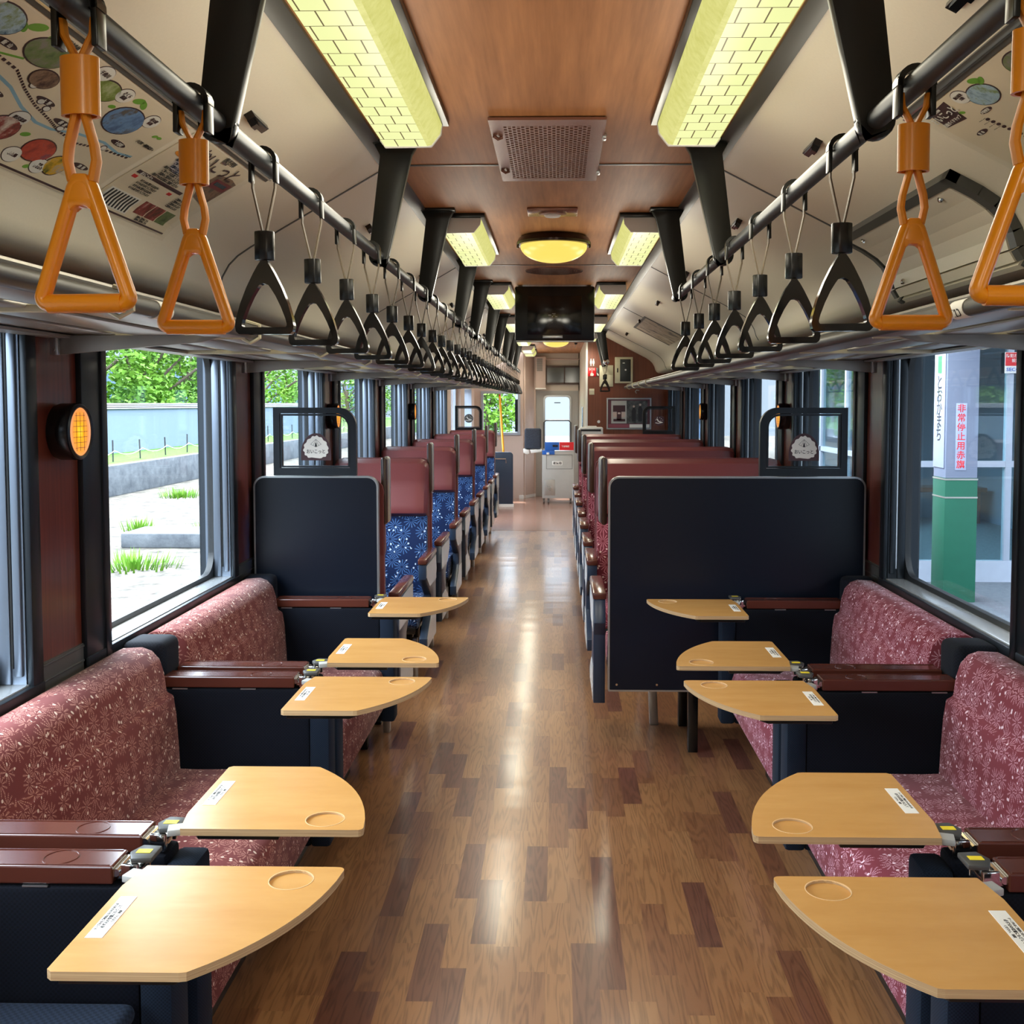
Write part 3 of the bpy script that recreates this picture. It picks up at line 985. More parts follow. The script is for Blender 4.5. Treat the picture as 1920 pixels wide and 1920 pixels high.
# ---------------------------------------------------------------- hanging screen
t = thing('hanging_monitor', 'black screen hanging from the wood ceiling over the aisle', 'monitor', (-0.02, 7.3, CZ))
MB().box(-0.289, 0.252, 7.28, 7.36, 1.925, 2.292, bev=.012).build('casing', M['black'], t)
MB().box(-0.205, 0.165, 7.274, 7.282, 1.965, 2.225, bev=.002).build('screen', M['black_gloss'], t)
MB().box(-0.10, 0.035, 7.272, 7.282, 1.940, 1.962, bev=.002).build('name_plate', M['silver'], t)
MB().box(-0.27, -0.24, 7.36, 7.40, 2.1, 2.298).build('bracket', M['black'], t)
MB().box(0.20, 0.23, 7.36, 7.40, 2.1, 2.298).build('bracket', M['black'], t)
MB().box(-0.28, 0.245, 7.276, 7.284, 1.914, 1.926, bev=.002).build('silver_edge', M['silver'], t)
for (u, v, w, s) in ((-.055, 2.095, 0, 'VIDEO'), (-.02, 2.105, 0, 'SIGNAL'), (-.02, 2.098, 0, 'INPUT'), (-.01, 2.083, 0, 'P   10P'), (-.018, 2.072, 0, 'CH - - - - -')):
    pass
for bxx in ((-.062, -.042, 2.092, 2.1), (-.038, -.012, 2.104, 2.107), (-.032, -.014, 2.096, 2.099), (-.038, -.03, 2.082, 2.09), (-.016, 0.0, 2.082, 2.09), (-.06, .012, 2.073, 2.0755)):
    pass
mm = MB()
for bxx in ((-.062, -.042, 2.092, 2.1), (-.036, -.012, 2.104, 2.107), (-.030, -.014, 2.096, 2.099), (-.038, -.030, 2.082, 2.09), (-.016, 0.0, 2.082, 2.09), (-.06, .012, 2.073, 2.0755)):
    mm.box(bxx[0], bxx[1], 7.2725, 7.2735, bxx[2], bxx[3])
mm.build('on_screen_marks', M['grey_paint'], t)

# ---------------------------------------------------------------- grab rails, brackets and hanging straps
RZ = 1.95
RX = {-1: -0.548, 1: 0.506}
RR = 0.0168
tag(MB().cyl((RX[-1], 0.3, RZ), (RX[-1], 15.25, RZ), RR, 20).build('grab_rail', M['rail']), 'long dark metal grab rail running the length of the left side', 'rail', 'overhead grab rails')
tag(MB().cyl((RX[1], 0.3, RZ), (RX[1], 4.62, RZ), RR, 20).build('grab_rail', M['rail']), 'dark metal grab rail above the right bench, carrying orange and black straps', 'rail', 'overhead grab rails')
t = thing('grab_rail', 'short grab rail by the brown compartment wall, ending in a chrome ball', 'rail', (RX[1] + .03, 11.7, RZ), 'overhead grab rails')
MB().cyl((RX[1] + .03, 11.75, RZ), (RX[1] + .03, 12.6, RZ), RR, 14).build('bar', M['rail'], t)
MB().lathe([(0.001, -.034), (.02, -.028), (.032, -.012), (.034, 0), (.032, .012), (.02, .028), (.001, .034)], (RX[1] + .03, 11.73, RZ + .0), 18, axis='y').build('end_ball', M['chrome'], t)

def bracket(sd, y, label, dx=0.0):
    rx = RX[sd] + dx
    q = sd
    top = CZ + .0 if True else 0
    pts = [(rx - .062 + (0.045 if q < 0 else -0.045), top), (rx + .062 + (0.045 if q < 0 else -0.045), top)]
    if q < 0:
        pl = [(rx - .010, top), (rx + .122, top), (rx + .122, top - .012), (rx + .103, top - .045), (rx + .030, RZ - .002)]
        arc = prof_arc(rx, RZ, .031, 0, -PI, 10)
        pl = pl + arc + [(rx + .006, top - .045), (rx - .010, top - .015)]
    else:
        pl = [(rx + .010, top), (rx - .122, top), (rx - .122, top - .012), (rx - .103, top - .045), (rx - .030, RZ - .002)]
        arc = prof_arc(rx, RZ, .031, PI, 2 * PI, 10)
        pl = pl + arc + [(rx - .006, top - .045), (rx + .010, top - .015)]
    t = thing('rail_bracket', label, 'bracket', (rx, y, CZ), 'black brackets holding the grab rails')
    MB().prism(pl, y - .013, y + .013, bev=.004).build('plate', M['black_plate'], t)
    a, b = (rx - .015, rx + .127) if q < 0 else (rx - .127, rx + .015)
    MB().box(a, b, y - .03, y + .03, CZ - .012, CZ, bev=.003).build('flange', M['black_plate'], t)

BY = [1.74, 3.30, 4.44, 5.95, 7.0, 8.45, 9.62, 11.1, 12.22, 13.7]
for i, y in enumerate(BY):
    bracket(-1, y, '%s black tapered bracket from the camera holding the left grab rail' % ordw(i))
for i, y in enumerate(BY[:3]):
    bracket(1, y, '%s black tapered bracket from the camera holding the right grab rail' % ordw(i))
bracket(1, 11.75, 'black tapered bracket beside the chrome ball end of the short right rail', .03)
bracket(1, 12.35, 'black tapered bracket of the short rail, closest to the brown compartment wall', .03)

def strap_meshes(kind):
    """strap hanging from a rail whose axis passes through the origin"""
    P = []
    if kind == 'orange':
        drop = -.346
        clip = MB()
        for s in (-1, 1):
            clip.prism([(s * .019, .010), (s * .027, .010), (s * .0275, -.045), (s * .0195, -.045)], -.012, .012, bev=.0015)
        clip.ring(prof_arc(0, 0, .028, -.1, PI + .1, 12) , prof_arc(0, 0, .0195, -.1, PI + .1, 12), -.012, .012)
        P.append(('rail_clip', clip, 'black_plate'))
        for s in (-1, 1):
            b = MB()
            b.tube([(s * .019, 0, -.012), (s * .017, 0, -.030), (s * .003, 0, -.056), (s * .006, 0, -.07)], .004, 8, flat=(.0042, .0085))
            b.tube([(s * .004, 0, -.115), (s * .015, 0, -.155), (s * .017, 0, -.172), (s * .012, 0, -.195)], .004, 8, flat=(.0050, .0095))
            b.tube([(s * .006, 0, -.07), (s * .004, 0, -.115)], .004, 8, flat=(.0030, .0085))
            P.append(('belt', b, 'orange_belt'))
        sl = MB().ring([(.0225 * math.cos(a), .015 * math.sin(a)) for a in [2 * PI * k / 24 for k in range(24)]], [(.0185 * math.cos(a), .0115 * math.sin(a)) for a in [2 * PI * k / 24 for k in range(24)]], -.121, -.055, axis='z')
        P.append(('sleeve', sl, 'orange'))
        # tall triangular ring with a solid apex and a thick bottom bar
        top, bot = -.186, drop
        path = prof_arc(0, top - .020, .0105, PI * .9, PI * .1, 8) + prof_arc(.0435, bot + .0185, .0075, .12 * PI, -.5 * PI, 6) + prof_arc(-.0435, bot + .0185, .0075, -.5 * PI, -1.12 * PI, 6)
        r = MB().tube([(x, 0, z) for x, z in path], .0085, 16, closed=True, flat=(.0088, .0112))
        r.tube([(-.044, 0, bot + .0115), (.044, 0, bot + .0115)], .0112, 16, flat=(.0112, .0118))
        r.prism([(-.013, top - .012), (-.008, top - .001), (.008, top - .001), (.013, top - .012), (.0185, top - .030), (.0125, top - .044), (.006, top - .038), (-.006, top - .038), (-.0125, top - .044), (-.0185, top - .030)], -.0108, .0108, bev=.003)
        P.append(('handle', r, 'orange'))
    else:
        clip = MB()
        for s in (-1, 1):
            clip.prism([(s * .019, .008), (s * .026, .008), (s * .0265, -.040), (s * .0195, -.040)], -.010, .010, bev=.0012)
        clip.ring(prof_arc(0, 0, .027, -.1, PI + .1, 10), prof_arc(0, 0, .0192, -.1, PI + .1, 10), -.010, .010)
        P.append(('rail_clip', clip, 'black_plate'))
        for s in (-1, 1):
            b = MB()
            b.tube([(s * .021, 0, -.036), (s * .021, 0, -.05), (s * .004, 0, -.128), (s * .004, 0, -.135)], .004, 6, flat=(.0026, .006))
            P.append(('belt', b, 'belt'))
        sl = MB().prism([(.0195 * math.cos(a), .0135 * math.sin(a)) for a in [2 * PI * k / 8 + PI / 8 for k in range(8)]], -.183, -.129, axis='z', bev=.002)
        P.append(('sleeve', sl, 'black'))
        top = -.184
        def mir(h): return h + [(-x, z) for x, z in h[::-1]]
        outer = mir([(.005, top), (.012, top - .010), (.020, top - .024), (.033, top - .050), (.045, top - .080), (.053, top - .108), (.0555, top - .122), (.0535, top - .132), (.048, top - .137)])
        inner = mir([(.003, top - .043), (.009, top - .046), (.014, top - .053), (.022, top - .066), (.032, top - .087), (.040, top - .108), (.0425, top - .118), (.0420, top - .122), (.040, top - .124)])
        tb = MB().ring(outer, inner, -.0095, .0095)
        bmesh.ops.bevel(tb.bm, geom=[e for e in tb.bm.edges if len(e.link_faces) == 2 and e.calc_face_angle(0) > 0.9], offset=.0035, segments=3, affect='EDGES')
        tb.box(-.003, .003, -.004, .004, top, top + .012)
        P.append(('handle', tb, 'black_gloss'))
    return P

def make_strap(kind, x, y, label):
    t = thing('hanging_strap', label, 'strap', (0, 0, 0), 'orange hanging straps' if kind == 'orange' else 'black hanging straps')
    for nm, mb, mt in strap_meshes(kind):
        mb.build(nm, M[mt], t)
    t.location = (x, y, RZ)
    return t
proto = {}
def place_strap(kind, sd, y, label, dx=0.0):
    x = RX[sd] + dx
    if kind not in proto:
        proto[kind] = make_strap(kind, x, y, label)
        o = proto[kind]
    else:
        o = copy_tree(proto[kind])
        o.location = (x, y, RZ)
        o['label'] = label
    o.rotation_euler = (0, random.uniform(-.012, .012), random.uniform(-.05, .05))
    return o
for k in range(37):
    y = 1.235 + .385 * k
    if min(abs(y - b) for b in BY) < .03: y += .045
    if k < 2:
        place_strap('orange', -1, y, ['orange hanging strap with big triangular handle, nearest on the left rail', 'orange hanging strap on the left rail, just before its black straps'][k])
    else:
        place_strap('black', -1, y, 'black triangular hanging strap on the left rail, %s after the orange ones' % (ordw(k - 2) if k > 2 else 'first'))
for k in range(9):
    y = 1.165 + .385 * k
    if k < 2:
        place_strap('orange', 1, y, ['orange hanging strap with big triangular handle, nearest on the right rail', 'orange hanging strap on the right rail, just before its black straps'][k])
    else:
        place_strap('black', 1, y, 'black triangular hanging strap on the right rail, %s after the orange ones' % (ordw(k - 2) if k > 2 else 'first'))
place_strap('black', 1, 11.95, 'black hanging strap on the short right rail, next to its chrome ball', .03)
place_strap('black', 1, 12.2, 'black hanging strap on the short right rail, nearer the brown compartment wall', .03)

# ---------------------------------------------------------------- coat hooks on the sloping panels
def slope_pt(sd, s, y, off=0.0):
    pr = SLOPE[sd]
    acc = 0
    for i in range(len(pr) - 1):
        a, b = pr[i], pr[i + 1]
        L = math.hypot(b[0] - a[0], b[1] - a[1])
        if s <= acc + L or i == len(pr) - 2:
            f = (s - acc) / L
            dx, dz = (b[0] - a[0]) / L, (b[1] - a[1]) / L
            nx, nz = dz, -dx            # inward, downward
            if nx > 0: nx, nz = -nx, -nz
            # smooth the normal across segments
            return Vector((sd * (a[0] + dx * L * f + nx * off), y, a[1] + dz * L * f + nz * off))
        acc += L
def s_of(sd, xabs):
    pr = SLOPE[sd]; acc = 0
    for i in range(len(pr) - 1):
        a, b = pr[i], pr[i + 1]
        L = math.hypot(b[0] - a[0], b[1] - a[1])
        if a[0] <= xabs <= b[0]: return acc + L * (xabs - a[0]) / (b[0] - a[0])
        acc += L
    return acc

def coat_hook(sd, y, label, xa):
    s = s_of(sd, xa)
    base = slope_pt(sd, s, y)
    t = thing('coat_hook', label, 'hook', base, 'black coat hooks on the sloping ceiling panels')
    def P(ds, dy, off): return slope_pt(sd, s + ds, y + dy, off)
    m = MB()
    bm = bmesh.new()
    def hexa(mb, s0, s1, y0_, y1_, o0, o1, taper=0.0):
        t_ = bmesh.new()
        v = [t_.verts.new(P(a, b + (taper if b < 0 and c == o1 else (-taper if b > 0 and c == o1 else 0)), c)) for a in (s0, s1) for b in (y0_, y1_) for c in (o0, o1)]
        for f in ((0, 1, 3, 2), (4, 6, 7, 5), (0, 4, 5, 1), (2, 3, 7, 6), (0, 2, 6, 4), (1, 5, 7, 3)):
            t_.faces.new([v[i] for i in f])
        mb.merge(t_)
    hexa(m, -.011, .011, -.07, .07, 0.0, .014, .010)
    m.build('base', M['black'], t)
    m = MB()
    hexa(m, -.008, .008, -.045, .045, .014, .022, .006)
    hexa(m, -.004, .012, -.06, -.03, .012, .030, .004)
    m.build('arm', M['black_gloss'], t)
for i, y in enumerate((2.66, 4.28, 5.9, 7.55, 9.2, 10.85)):
    coat_hook(-1, y, '%s black coat hook along the left sloping panel' % ordw(i), .745)
for i, y in enumerate((1.88, 2.98, 4.22, 5.86, 7.5, 9.15, 10.8)):
    coat_hook(1, y, '%s black coat hook along the right sloping panel' % ordw(i), .70)

# ---------------------------------------------------------------- posters under clear covers on the sloping panels
def surf(mb, sd, pts, off, th=.0012, mi=0):
    """thin plate following the panel; pts are (s, y) polygon, subdivided where it bends"""
    t = bmesh.new()
    n = len(pts)
    A = [t.verts.new(slope_pt(sd, p[0], p[1], off)) for p in pts]
    B = [t.verts.new(slope_pt(sd, p[0], p[1], off + th)) for p in pts]
    t.faces.new(A); t.faces.new(B[::-1])
    for i in range(n):
        t.faces.new([A[i], A[(i + 1) % n], B[(i + 1) % n], B[i]])
    mb.merge(t, None, mi)
def surf_rect(mb, sd, s0, s1, y0_, y1_, off, th=.0012, mi=0):
    cuts = [s0]; acc = 0; pr = SLOPE[sd]
    for i in range(len(pr) - 1):
        acc += math.hypot(pr[i + 1][0] - pr[i][0], pr[i + 1][1] - pr[i][1])
        if s0 < acc < s1: cuts.append(acc)
    cuts.append(s1)
    for a, b in zip(cuts, cuts[1:]):
        surf(mb, sd, [(a + 1e-5, y0_), (b - 1e-5, y0_), (b - 1e-5, y1_), (a + 1e-5, y1_)], off, th, mi)
def surf_ellipse(mb, sd, cs, cy, rs, ry, off, th=.0008, mi=0, n=24):
    surf(mb, sd, [(cs + rs * math.cos(2 * PI * k / n), cy + ry * math.sin(2 * PI * k / n)) for k in range(n)], off, th, mi)
def surf_text(parent, sd, body, size, cs, cy, rot, mat, off=.0045):
    c, sn = math.cos(rot), math.sin(rot)
    q = -sd     # reading direction along +y on the left, -y on the right
    def fn(u, v, w):
        uu, vv = u * c - v * sn, u * sn + v * c
        return slope_pt(sd, cs - vv, cy + q * uu, off + w)
    return text('lettering', body, size, fn, mat, parent, .0003)

def pic(name, stops, sc=20.0):
    t = NT(name)
    n = t.noise(t.uv(), sc, 5, 0.7)
    m = setb(t, t.ramp(n, stops), 0.4, 0, 0.4)
    return m
PH = {
    'garden': pic('photo_garden', [(0.3, rgb(38, 70, 34)), (0.5, rgb(110, 130, 80)), (0.7, rgb(150, 130, 150))]),
    'blue_house': pic('photo_blue_house', [(0.35, rgb(60, 100, 130)), (0.5, rgb(170, 200, 220)), (0.65, rgb(120, 140, 60))]),
    'field': pic('photo_field', [(0.3, rgb(50, 70, 30)), (0.55, rgb(130, 150, 70)), (0.7, rgb(180, 190, 150))]),
    'mountain': pic('photo_mountain', [(0.35, rgb(60, 90, 140)), (0.5, rgb(110, 150, 200)), (0.6, rgb(90, 80, 70)), (0.75, rgb(190, 170, 160))], 12),
    'red_leaves': pic('photo_red_leaves', [(0.35, rgb(150, 40, 36)), (0.55, rgb(210, 80, 60)), (0.7, rgb(60, 70, 110))]),
    'sunflower': pic('photo_sunflower', [(0.35, rgb(60, 90, 30)), (0.5, rgb(230, 180, 30)), (0.7, rgb(120, 170, 220))]),
    'train': pic('photo_train', [(0.35, rgb(60, 24, 28)), (0.5, rgb(150, 120, 100)), (0.65, rgb(70, 70, 70))]),
    'food': pic('photo_food', [(0.35, rgb(50, 40, 36)), (0.5, rgb(150, 50, 50)), (0.65, rgb(220, 210, 200))]),
}
t = thing('wall_poster', 'large beige map poster with oval photos under clear plastic, upper left panel', 'poster', slope_pt(-1, .5, 2.0), 'posters on the sloping ceiling panels')
L0, L1 = .324, .640
m = MB(); surf_rect(m, -1, L0, L1, 0.95, 2.50, .001, .001); m.build('sheet', M['poster'], t)
def photo(tp, sd, cs, cy, rs, ry, key):
    m = MB(); surf_ellipse(m, sd, cs, cy, rs + .003, ry + .003, .0022, .0006); m.build('photo_border', M['plum'], tp)
    m = MB(); surf_ellipse(m, sd, cs, cy, rs, ry, .003, .0006); m.build('photo', PH[key], tp)
def bubble(tp, sd, cs, cy, body, sz=.011):
    m = MB(); surf_ellipse(m, sd, cs, cy, .021, .031, .0022, .0006); m.build('caption_border', M['plum'], tp)
    m = MB(); surf_ellipse(m, sd, cs, cy, .0195, .0295, .003, .0006); m.build('caption', M['paper'], tp)
    surf_text(tp, sd, body, sz, cs, cy, 0, M['plum'])
def pill(tp, sd, cs, cy, body, ry=.045, rs=.009, sz=.013):
    m = MB(); surf_ellipse(m, sd, cs, cy, rs, ry, .0022, .0006); m.build('station_label', M['plum'], tp)
    surf_text(tp, sd, body, sz, cs, cy, 0, M['paper'])
def leaf(tp, sd, cs, cy, r=.02, a=0.4):
    m = MB()
    surf(m, sd, [(cs + r * .45 * math.sin(x) * math.cos(a) - r * math.cos(x) * math.sin(a), cy + r * math.cos(x) * math.cos(a) + r * .45 * math.sin(x) * math.sin(a)) for x in [2 * PI * k / 14 for k in range(14)]], .0022, .0006)
    m.build('leaf_print', M['green'], tp)
Ls = L1 - L0
def LS(f): return L0 + Ls * f
for (s_, y, rs, ry, key) in ((.372, 1.72, .032, .058, 'blue_house'), (.378, 1.885, .032, .062, 'garden'), (.425, 1.955, .022, .040, 'train'), (.374, 2.115, .027, .052, 'field'), (.408, 2.275, .040, .070, 'mountain'), (.570, 2.185, .032, .052, 'red_leaves'), (.585, 2.285, .028, .040, 'sunflower'), (.560, 2.025, .032, .048, 'food'), (.40, 1.45, .03, .05, 'field')):
    photo(t, -1, s_, y, rs, ry, key)
for (s_, y, b, z) in ((.347, 1.66, '桜', .014), (.345, 2.055, '千曲川', .012), (.358, 2.178, 'さくら\n満開', .011), (.372, 2.35, '道の駅\n長峰', .011), (.524, 2.032, '野沢温泉', .0105), (.604, 2.13, '秋山郷', .0115), (.603, 2.238, '津南\nひまわり', .009)):
    bubble(t, -1, s_, y, b, z)
for (s_, y, b) in ((.405, 1.79, '飯  山'), (.463, 2.03, '上  野'), (.487, 2.14, '横  倉'), (.462, 2.36, '十日町'), (.50, 1.90, '桑名川'), (.56, 2.36, '津  南')):
    pill(t, -1, s_, y, b, .034, .0075, .0115)
for (s_, y, r_, a) in ((.348, 1.80, .022, .4), (.362, 1.775, .016, -.5), (.350, 2.235, .020, .3), (.352, 2.262, .018, -.4), (.395, 2.19, .012, .2), (.398, 2.43, .010, .4), (.396, 2.45, .010, .1), (.55, 2.10, .014, .3), (.616, 2.205, .011, .3), (.352, 2.47, .016, .2)):
    leaf(t, -1, s_, y, r_, a)
for (s_, y, b) in ((.43, 2.44, '六日町・越後湯沢→'), (.475, 2.44, '- - - - -'), (.44, 2.10, '- - -  - - -'), (.452, 2.11, '- -  - -'), (.335, 1.90, '←飯山方面')):
    surf_text(t, -1, b, .0105, s_, y, 0, M['ink'])
m = MB()
gp = [(.432, 1.74), (.428, 1.80), (.412, 1.86), (.385, 1.84), (.345, 1.845)]
for (a, b) in zip(gp, gp[1:]):
    surf(m, -1, [(a[0] - .002, a[1] - .001), (a[0] + .002, a[1] + .001), (b[0] + .002, b[1] + .001), (b[0] - .002, b[1] - .001)], .0022, .0006)
m.build('green_line', M['green'], t)
def river(sd, pts, wd=.0035):
    m = MB()
    for (a, b) in zip(pts, pts[1:]):
        surf(m, sd, [(a[0] - wd, a[1]), (a[0] + wd, a[1]), (b[0] + wd, b[1]), (b[0] - wd, b[1])], .0018, .0004)
    return m
river(-1, [(.46, 1.82), (.475, 1.92), (.50, 2.0), (.515, 2.08), (.512, 2.14), (.49, 2.22), (.478, 2.32), (.485, 2.40), (.475, 2.46)]).build('river_print', plain('river_blue', rgb(140, 184, 208), 0.5), t)
for (s_, y) in ((.447, 1.955), (.468, 2.02), (.476, 2.055), (.50, 2.155), (.49, 2.34)):
    m = MB(); surf_ellipse(m, -1, s_, y, .0085, .0125, .0022, .0005); m.build('station_ring', M['plum'], t)
    m = MB(); surf_ellipse(m, -1, s_, y, .006, .0095, .0028, .0005); m.build('station_dot', M['paper'], t)
m = MB()
pp = [(.30, 1.30), (.36, 1.6), (.33, 1.75), (.36, 1.88), (.44, 1.95), (.50, 2.02), (.54, 2.10), (.58, 2.16), (.60, 2.25), (.54, 2.34), (.50, 2.46)]
for (a, b) in zip(pp, pp[1:]):
    n = 7
    for j in range(n):
        f0, f1 = j / n, (j + .55) / n
        sa, ya = LS(a[0] + (b[0] - a[0]) * f0), a[1] + (b[1] - a[1]) * f0
        sb, yb = LS(a[0] + (b[0] - a[0]) * f1), a[1] + (b[1] - a[1]) * f1
        surf(m, -1, [(sa - .003, ya), (sa + .003, ya), (sb + .003, yb), (sb - .003, yb)], .0022, .0006)
m.build('railway_line', M['plum'], t)
m = MB(); surf_rect(m, -1, L1 - .008, L1 - .003, .95, 2.5, .0022, .0006); m.build('border_line', M['plum'], t)
M['clear'] = glass('clear_plastic', (0.995, 0.995, 0.99, 1), 0.012, 0.2)
for (a, b) in ((.95, 1.68), (1.69, 2.49)):
    m = MB(); surf_rect(m, -1, L0 + .003, L1 + .015, a, b, .0062, .001); m.build('clear_cover', M['clear'], t)

t = thing('wall_poster', 'beige text poster with red train photo on left panel, right of the map poster', 'poster', slope_pt(-1, .5, 2.8), 'posters on the sloping ceiling panels')
m = MB(); surf_rect(m, -1, L0 + .008, L1, 2.53, 3.00, .001, .001); m.build('sheet', M['poster'], t)
m = MB(); surf(m, -1, [(.385, 2.86), (.378, 2.95), (.385, 3.0), (.50, 3.0), (.485, 2.90), (.445, 2.85)], .0022, .0006); m.build('photo', PH['train'], t)
m = MB(); surf(m, -1, [(.40, 2.88), (.395, 2.99), (.43, 2.99), (.435, 2.88)], .0030, .0006); m.build('railcar_print', plain('railcar_red', rgb(120, 44, 54), 0.4), t)
m = MB(); surf(m, -1, [(.408, 2.895), (.405, 2.97), (.418, 2.97), (.420, 2.895)], .0038, .0006); m.build('railcar_windows', M['window_dark'], t)
for j, key in enumerate(('food', 'red_leaves', 'garden')):
    m = MB(); surf_rect(m, -1, .565, .612, 2.75 + .072 * j, 2.815 + .072 * j, .0022, .0006); m.build('photo', PH[key] if j != 1 else PH['food'], t)
m = MB(); surf_rect(m, -1, .492, .503, 2.55, 2.84, .0022, .0006); m.build('heading_bar', M['plum'], t)
surf_text(t, -1, 'おいこっと', .060, .372, 2.80, 0, M['plum'], .005)
surf_text(t, -1, '観光列車', .020, .340, 2.82, 0, M['ink'], .005)
surf_text(t, -1, 'おいこっとへ', .012, .4975, 2.60, 0, M['paper'], .005)
m = MB(); surf_ellipse(m, -1, .400, 2.60, .008, .032, .0022, .0006); m.build('heading_badge', M['orange_belt'], t)
for j in range(7):
    surf_text(t, -1, ['車内でのお食事はご遠慮ください', 'ごゆっくりお過ごしください', '沿線のご案内をいたします'][j % 3], .0112, .415 + .0115 * j, 2.69, 0, M['ink'], .005)
for j in range(4):
    surf_text(t, -1, ['のりものに関するおねがい', 'いつもありがとうございます'][j % 2], .0095, .516 + .011 * j, 2.66, 0, M['ink'], .005)
    surf_text(t, -1, 'ご案内いたします', .0095, .516 + .011 * j, 2.88, 0, M['ink'], .005)
for j in range(2):
    surf_text(t, -1, '沿線のご案内はこちら', .008, .618 + .008 * j, 2.82, 0, M['ink'], .005)
m = MB()
for j in range(9):
    surf_rect(m, -1, .572, .622, 2.556 + j * .0185, 2.564 + j * .0185, .0032, .0006)
m.build('station_list', M['ink'], t)
m = MB(); surf_rect(m, -1, .568, .626, 2.545, 2.722, .0022, .0006); m.build('list_field', M['paper'], t)
for (s_, y) in ((.510, 2.555), (.510, 2.78)):
    m = MB(); surf_rect(m, -1, s_, s_ + .010, y, y + .024, .0022, .0006); m.build('red_mark', M['red'], t)
m = MB(); surf_rect(m, -1, L1 - .008, L1 - .003, 2.53, 3.0, .0022, .0006); m.build('border_line', M['plum'], t)
m = MB(); surf_rect(m, -1, L0 + .003, L1 + .015, 2.51, 3.02, .0062, .001); m.build('clear_cover', M['clear'], t)

R0, R1 = .335, .64
t = thing('wall_poster', 'beige leaflet with dark title block and oval photo, near the right orange straps', 'poster', slope_pt(1, .4, 1.9), 'posters on the sloping ceiling panels')
m = MB(); surf_rect(m, 1, R0, R1, .95, 2.455, .001, .001); m.build('sheet', M['poster'], t)
m = MB(); surf(m, 1, [(.345, 2.325), (.350, 2.425), (.402, 2.435), (.410, 2.345)], .0022, .0006); m.build('title_block', M['plum'], t)
surf_text(t, 1, 'おいこっと', .026, .372, 2.382, 0, M['paper'], .005)
surf_text(t, 1, '沿線ガイドマップ', .0115, .395, 2.388, 0, M['paper'], .005)
surf_text(t, 1, '観光列車', .007, .354, 2.38, 0, M['paper'], .005)
photo(t, 1, .386, 2.205, .030, .052, 'blue_house')
photo(t, 1, .378, 2.01, .030, .05, 'garden')
photo(t, 1, .50, 2.10, .034, .05, 'mountain')
bubble(t, 1, .360, 2.265, '飯山城址\n公園', .0095)
pill(t, 1, .420, 2.265, '戸狩野沢', .026, .0065, .0095)
pill(t, 1, .459, 2.372, '飯  山', .026, .0065, .0095)
leaf(t, 1, .350, 2.170, .020, .3)
leaf(t, 1, .358, 2.155, .016, -.4)
leaf(t, 1, .392, 2.330, .010, .3)
for j in range(4):
    surf_text(t, 1, '- - -  - -', .010, .432 + .012 * j, 2.31, 0, M['ink'], .005)
m = MB()
for j in range(9):
    surf_ellipse(m, 1, .44 + .012 * j, 2.30 - .002 * j, .004, .008, .0022, .0006)
m.build('railway_line', M['plum'], t)
m = MB(); surf_rect(m, 1, R0 - .01, R1 + .012, .95, 2.47, .0062, .001); m.build('clear_cover', M['clear'], t)

t = thing('wall_poster', 'small framed leaflet on the far right sloping panel, past the black hooks', 'poster', slope_pt(1, .5, 9.5), 'posters on the sloping ceiling panels')
a, b = s_of(1, .72), s_of(1, 1.03)
m = MB(); surf_rect(m, 1, a, b, 8.75, 9.85, .002, .001); m.build('sheet', pic('photo_leaflet', [(0.38, rgb(60, 60, 60)), (0.46, rgb(190, 170, 140)), (0.7, rgb(215, 205, 190))], 9), t)
m = MB(); surf_rect(m, 1, a - .02, a, 8.7, 9.9, .001, .006); surf_rect(m, 1, a, b, 8.7, 8.74, .001, .004); surf_rect(m, 1, a, b, 9.86, 9.9, .001, .004); m.build('frame', M['grey_trim'], t)

# poster clamping rail on each panel
for sd, s, a, b in ((-1, .308, .9, 3.10), (1, .318, .9, 2.50)):
    m = MB(); surf_rect(m, sd, s - .014, s + .014, a, b, 0, .005)
    o = m.build('poster_rail', M['grey_trim'])
    tag(o, 'thin metal poster rail along the %s sloping panel' % SIDE[sd], 'rail', 'poster rails')
    m = MB(); surf_rect(m, sd, s - .003, s + .002, a, b, .005, .005); m.build('bright_edge', M['chrome'], o)

# hatch on the right panel
t = thing('ceiling_hatch', 'large cream hatch with dark trim and screws on the right panel above the rack', 'hatch', slope_pt(1, .6, 3.0))
H0, H1 = s_of(1, .985), s_of(1, 1.18)
m = MB(); surf_rect(m, 1, H0, H1, 2.72, 3.62, .0, .022); m.build('cover', M['cream'], t)
m = MB(); surf_rect(m, 1, H0 - .03, H0, 2.66, 3.66, 0, .026); surf_rect(m, 1, H0 - .03, H1, 2.66, 2.70, 0, .026); surf_rect(m, 1, H0 - .01, H1, 3.64, 3.67, 0, .024); m.build('edge_trim', M['grey_trim'], t)
for (f, y) in ((.08, 2.82), (.8, 2.82), (.08, 3.52), (.8, 3.52)):
    p = slope_pt(1, H0 + (H1 - H0) * f, y, .022)
    MB().lathe([(.009, 0), (.009, -.006), (.006, -.009), (.001, -.009)], p, 10, axis='x').build('screw', M['chrome'], t)
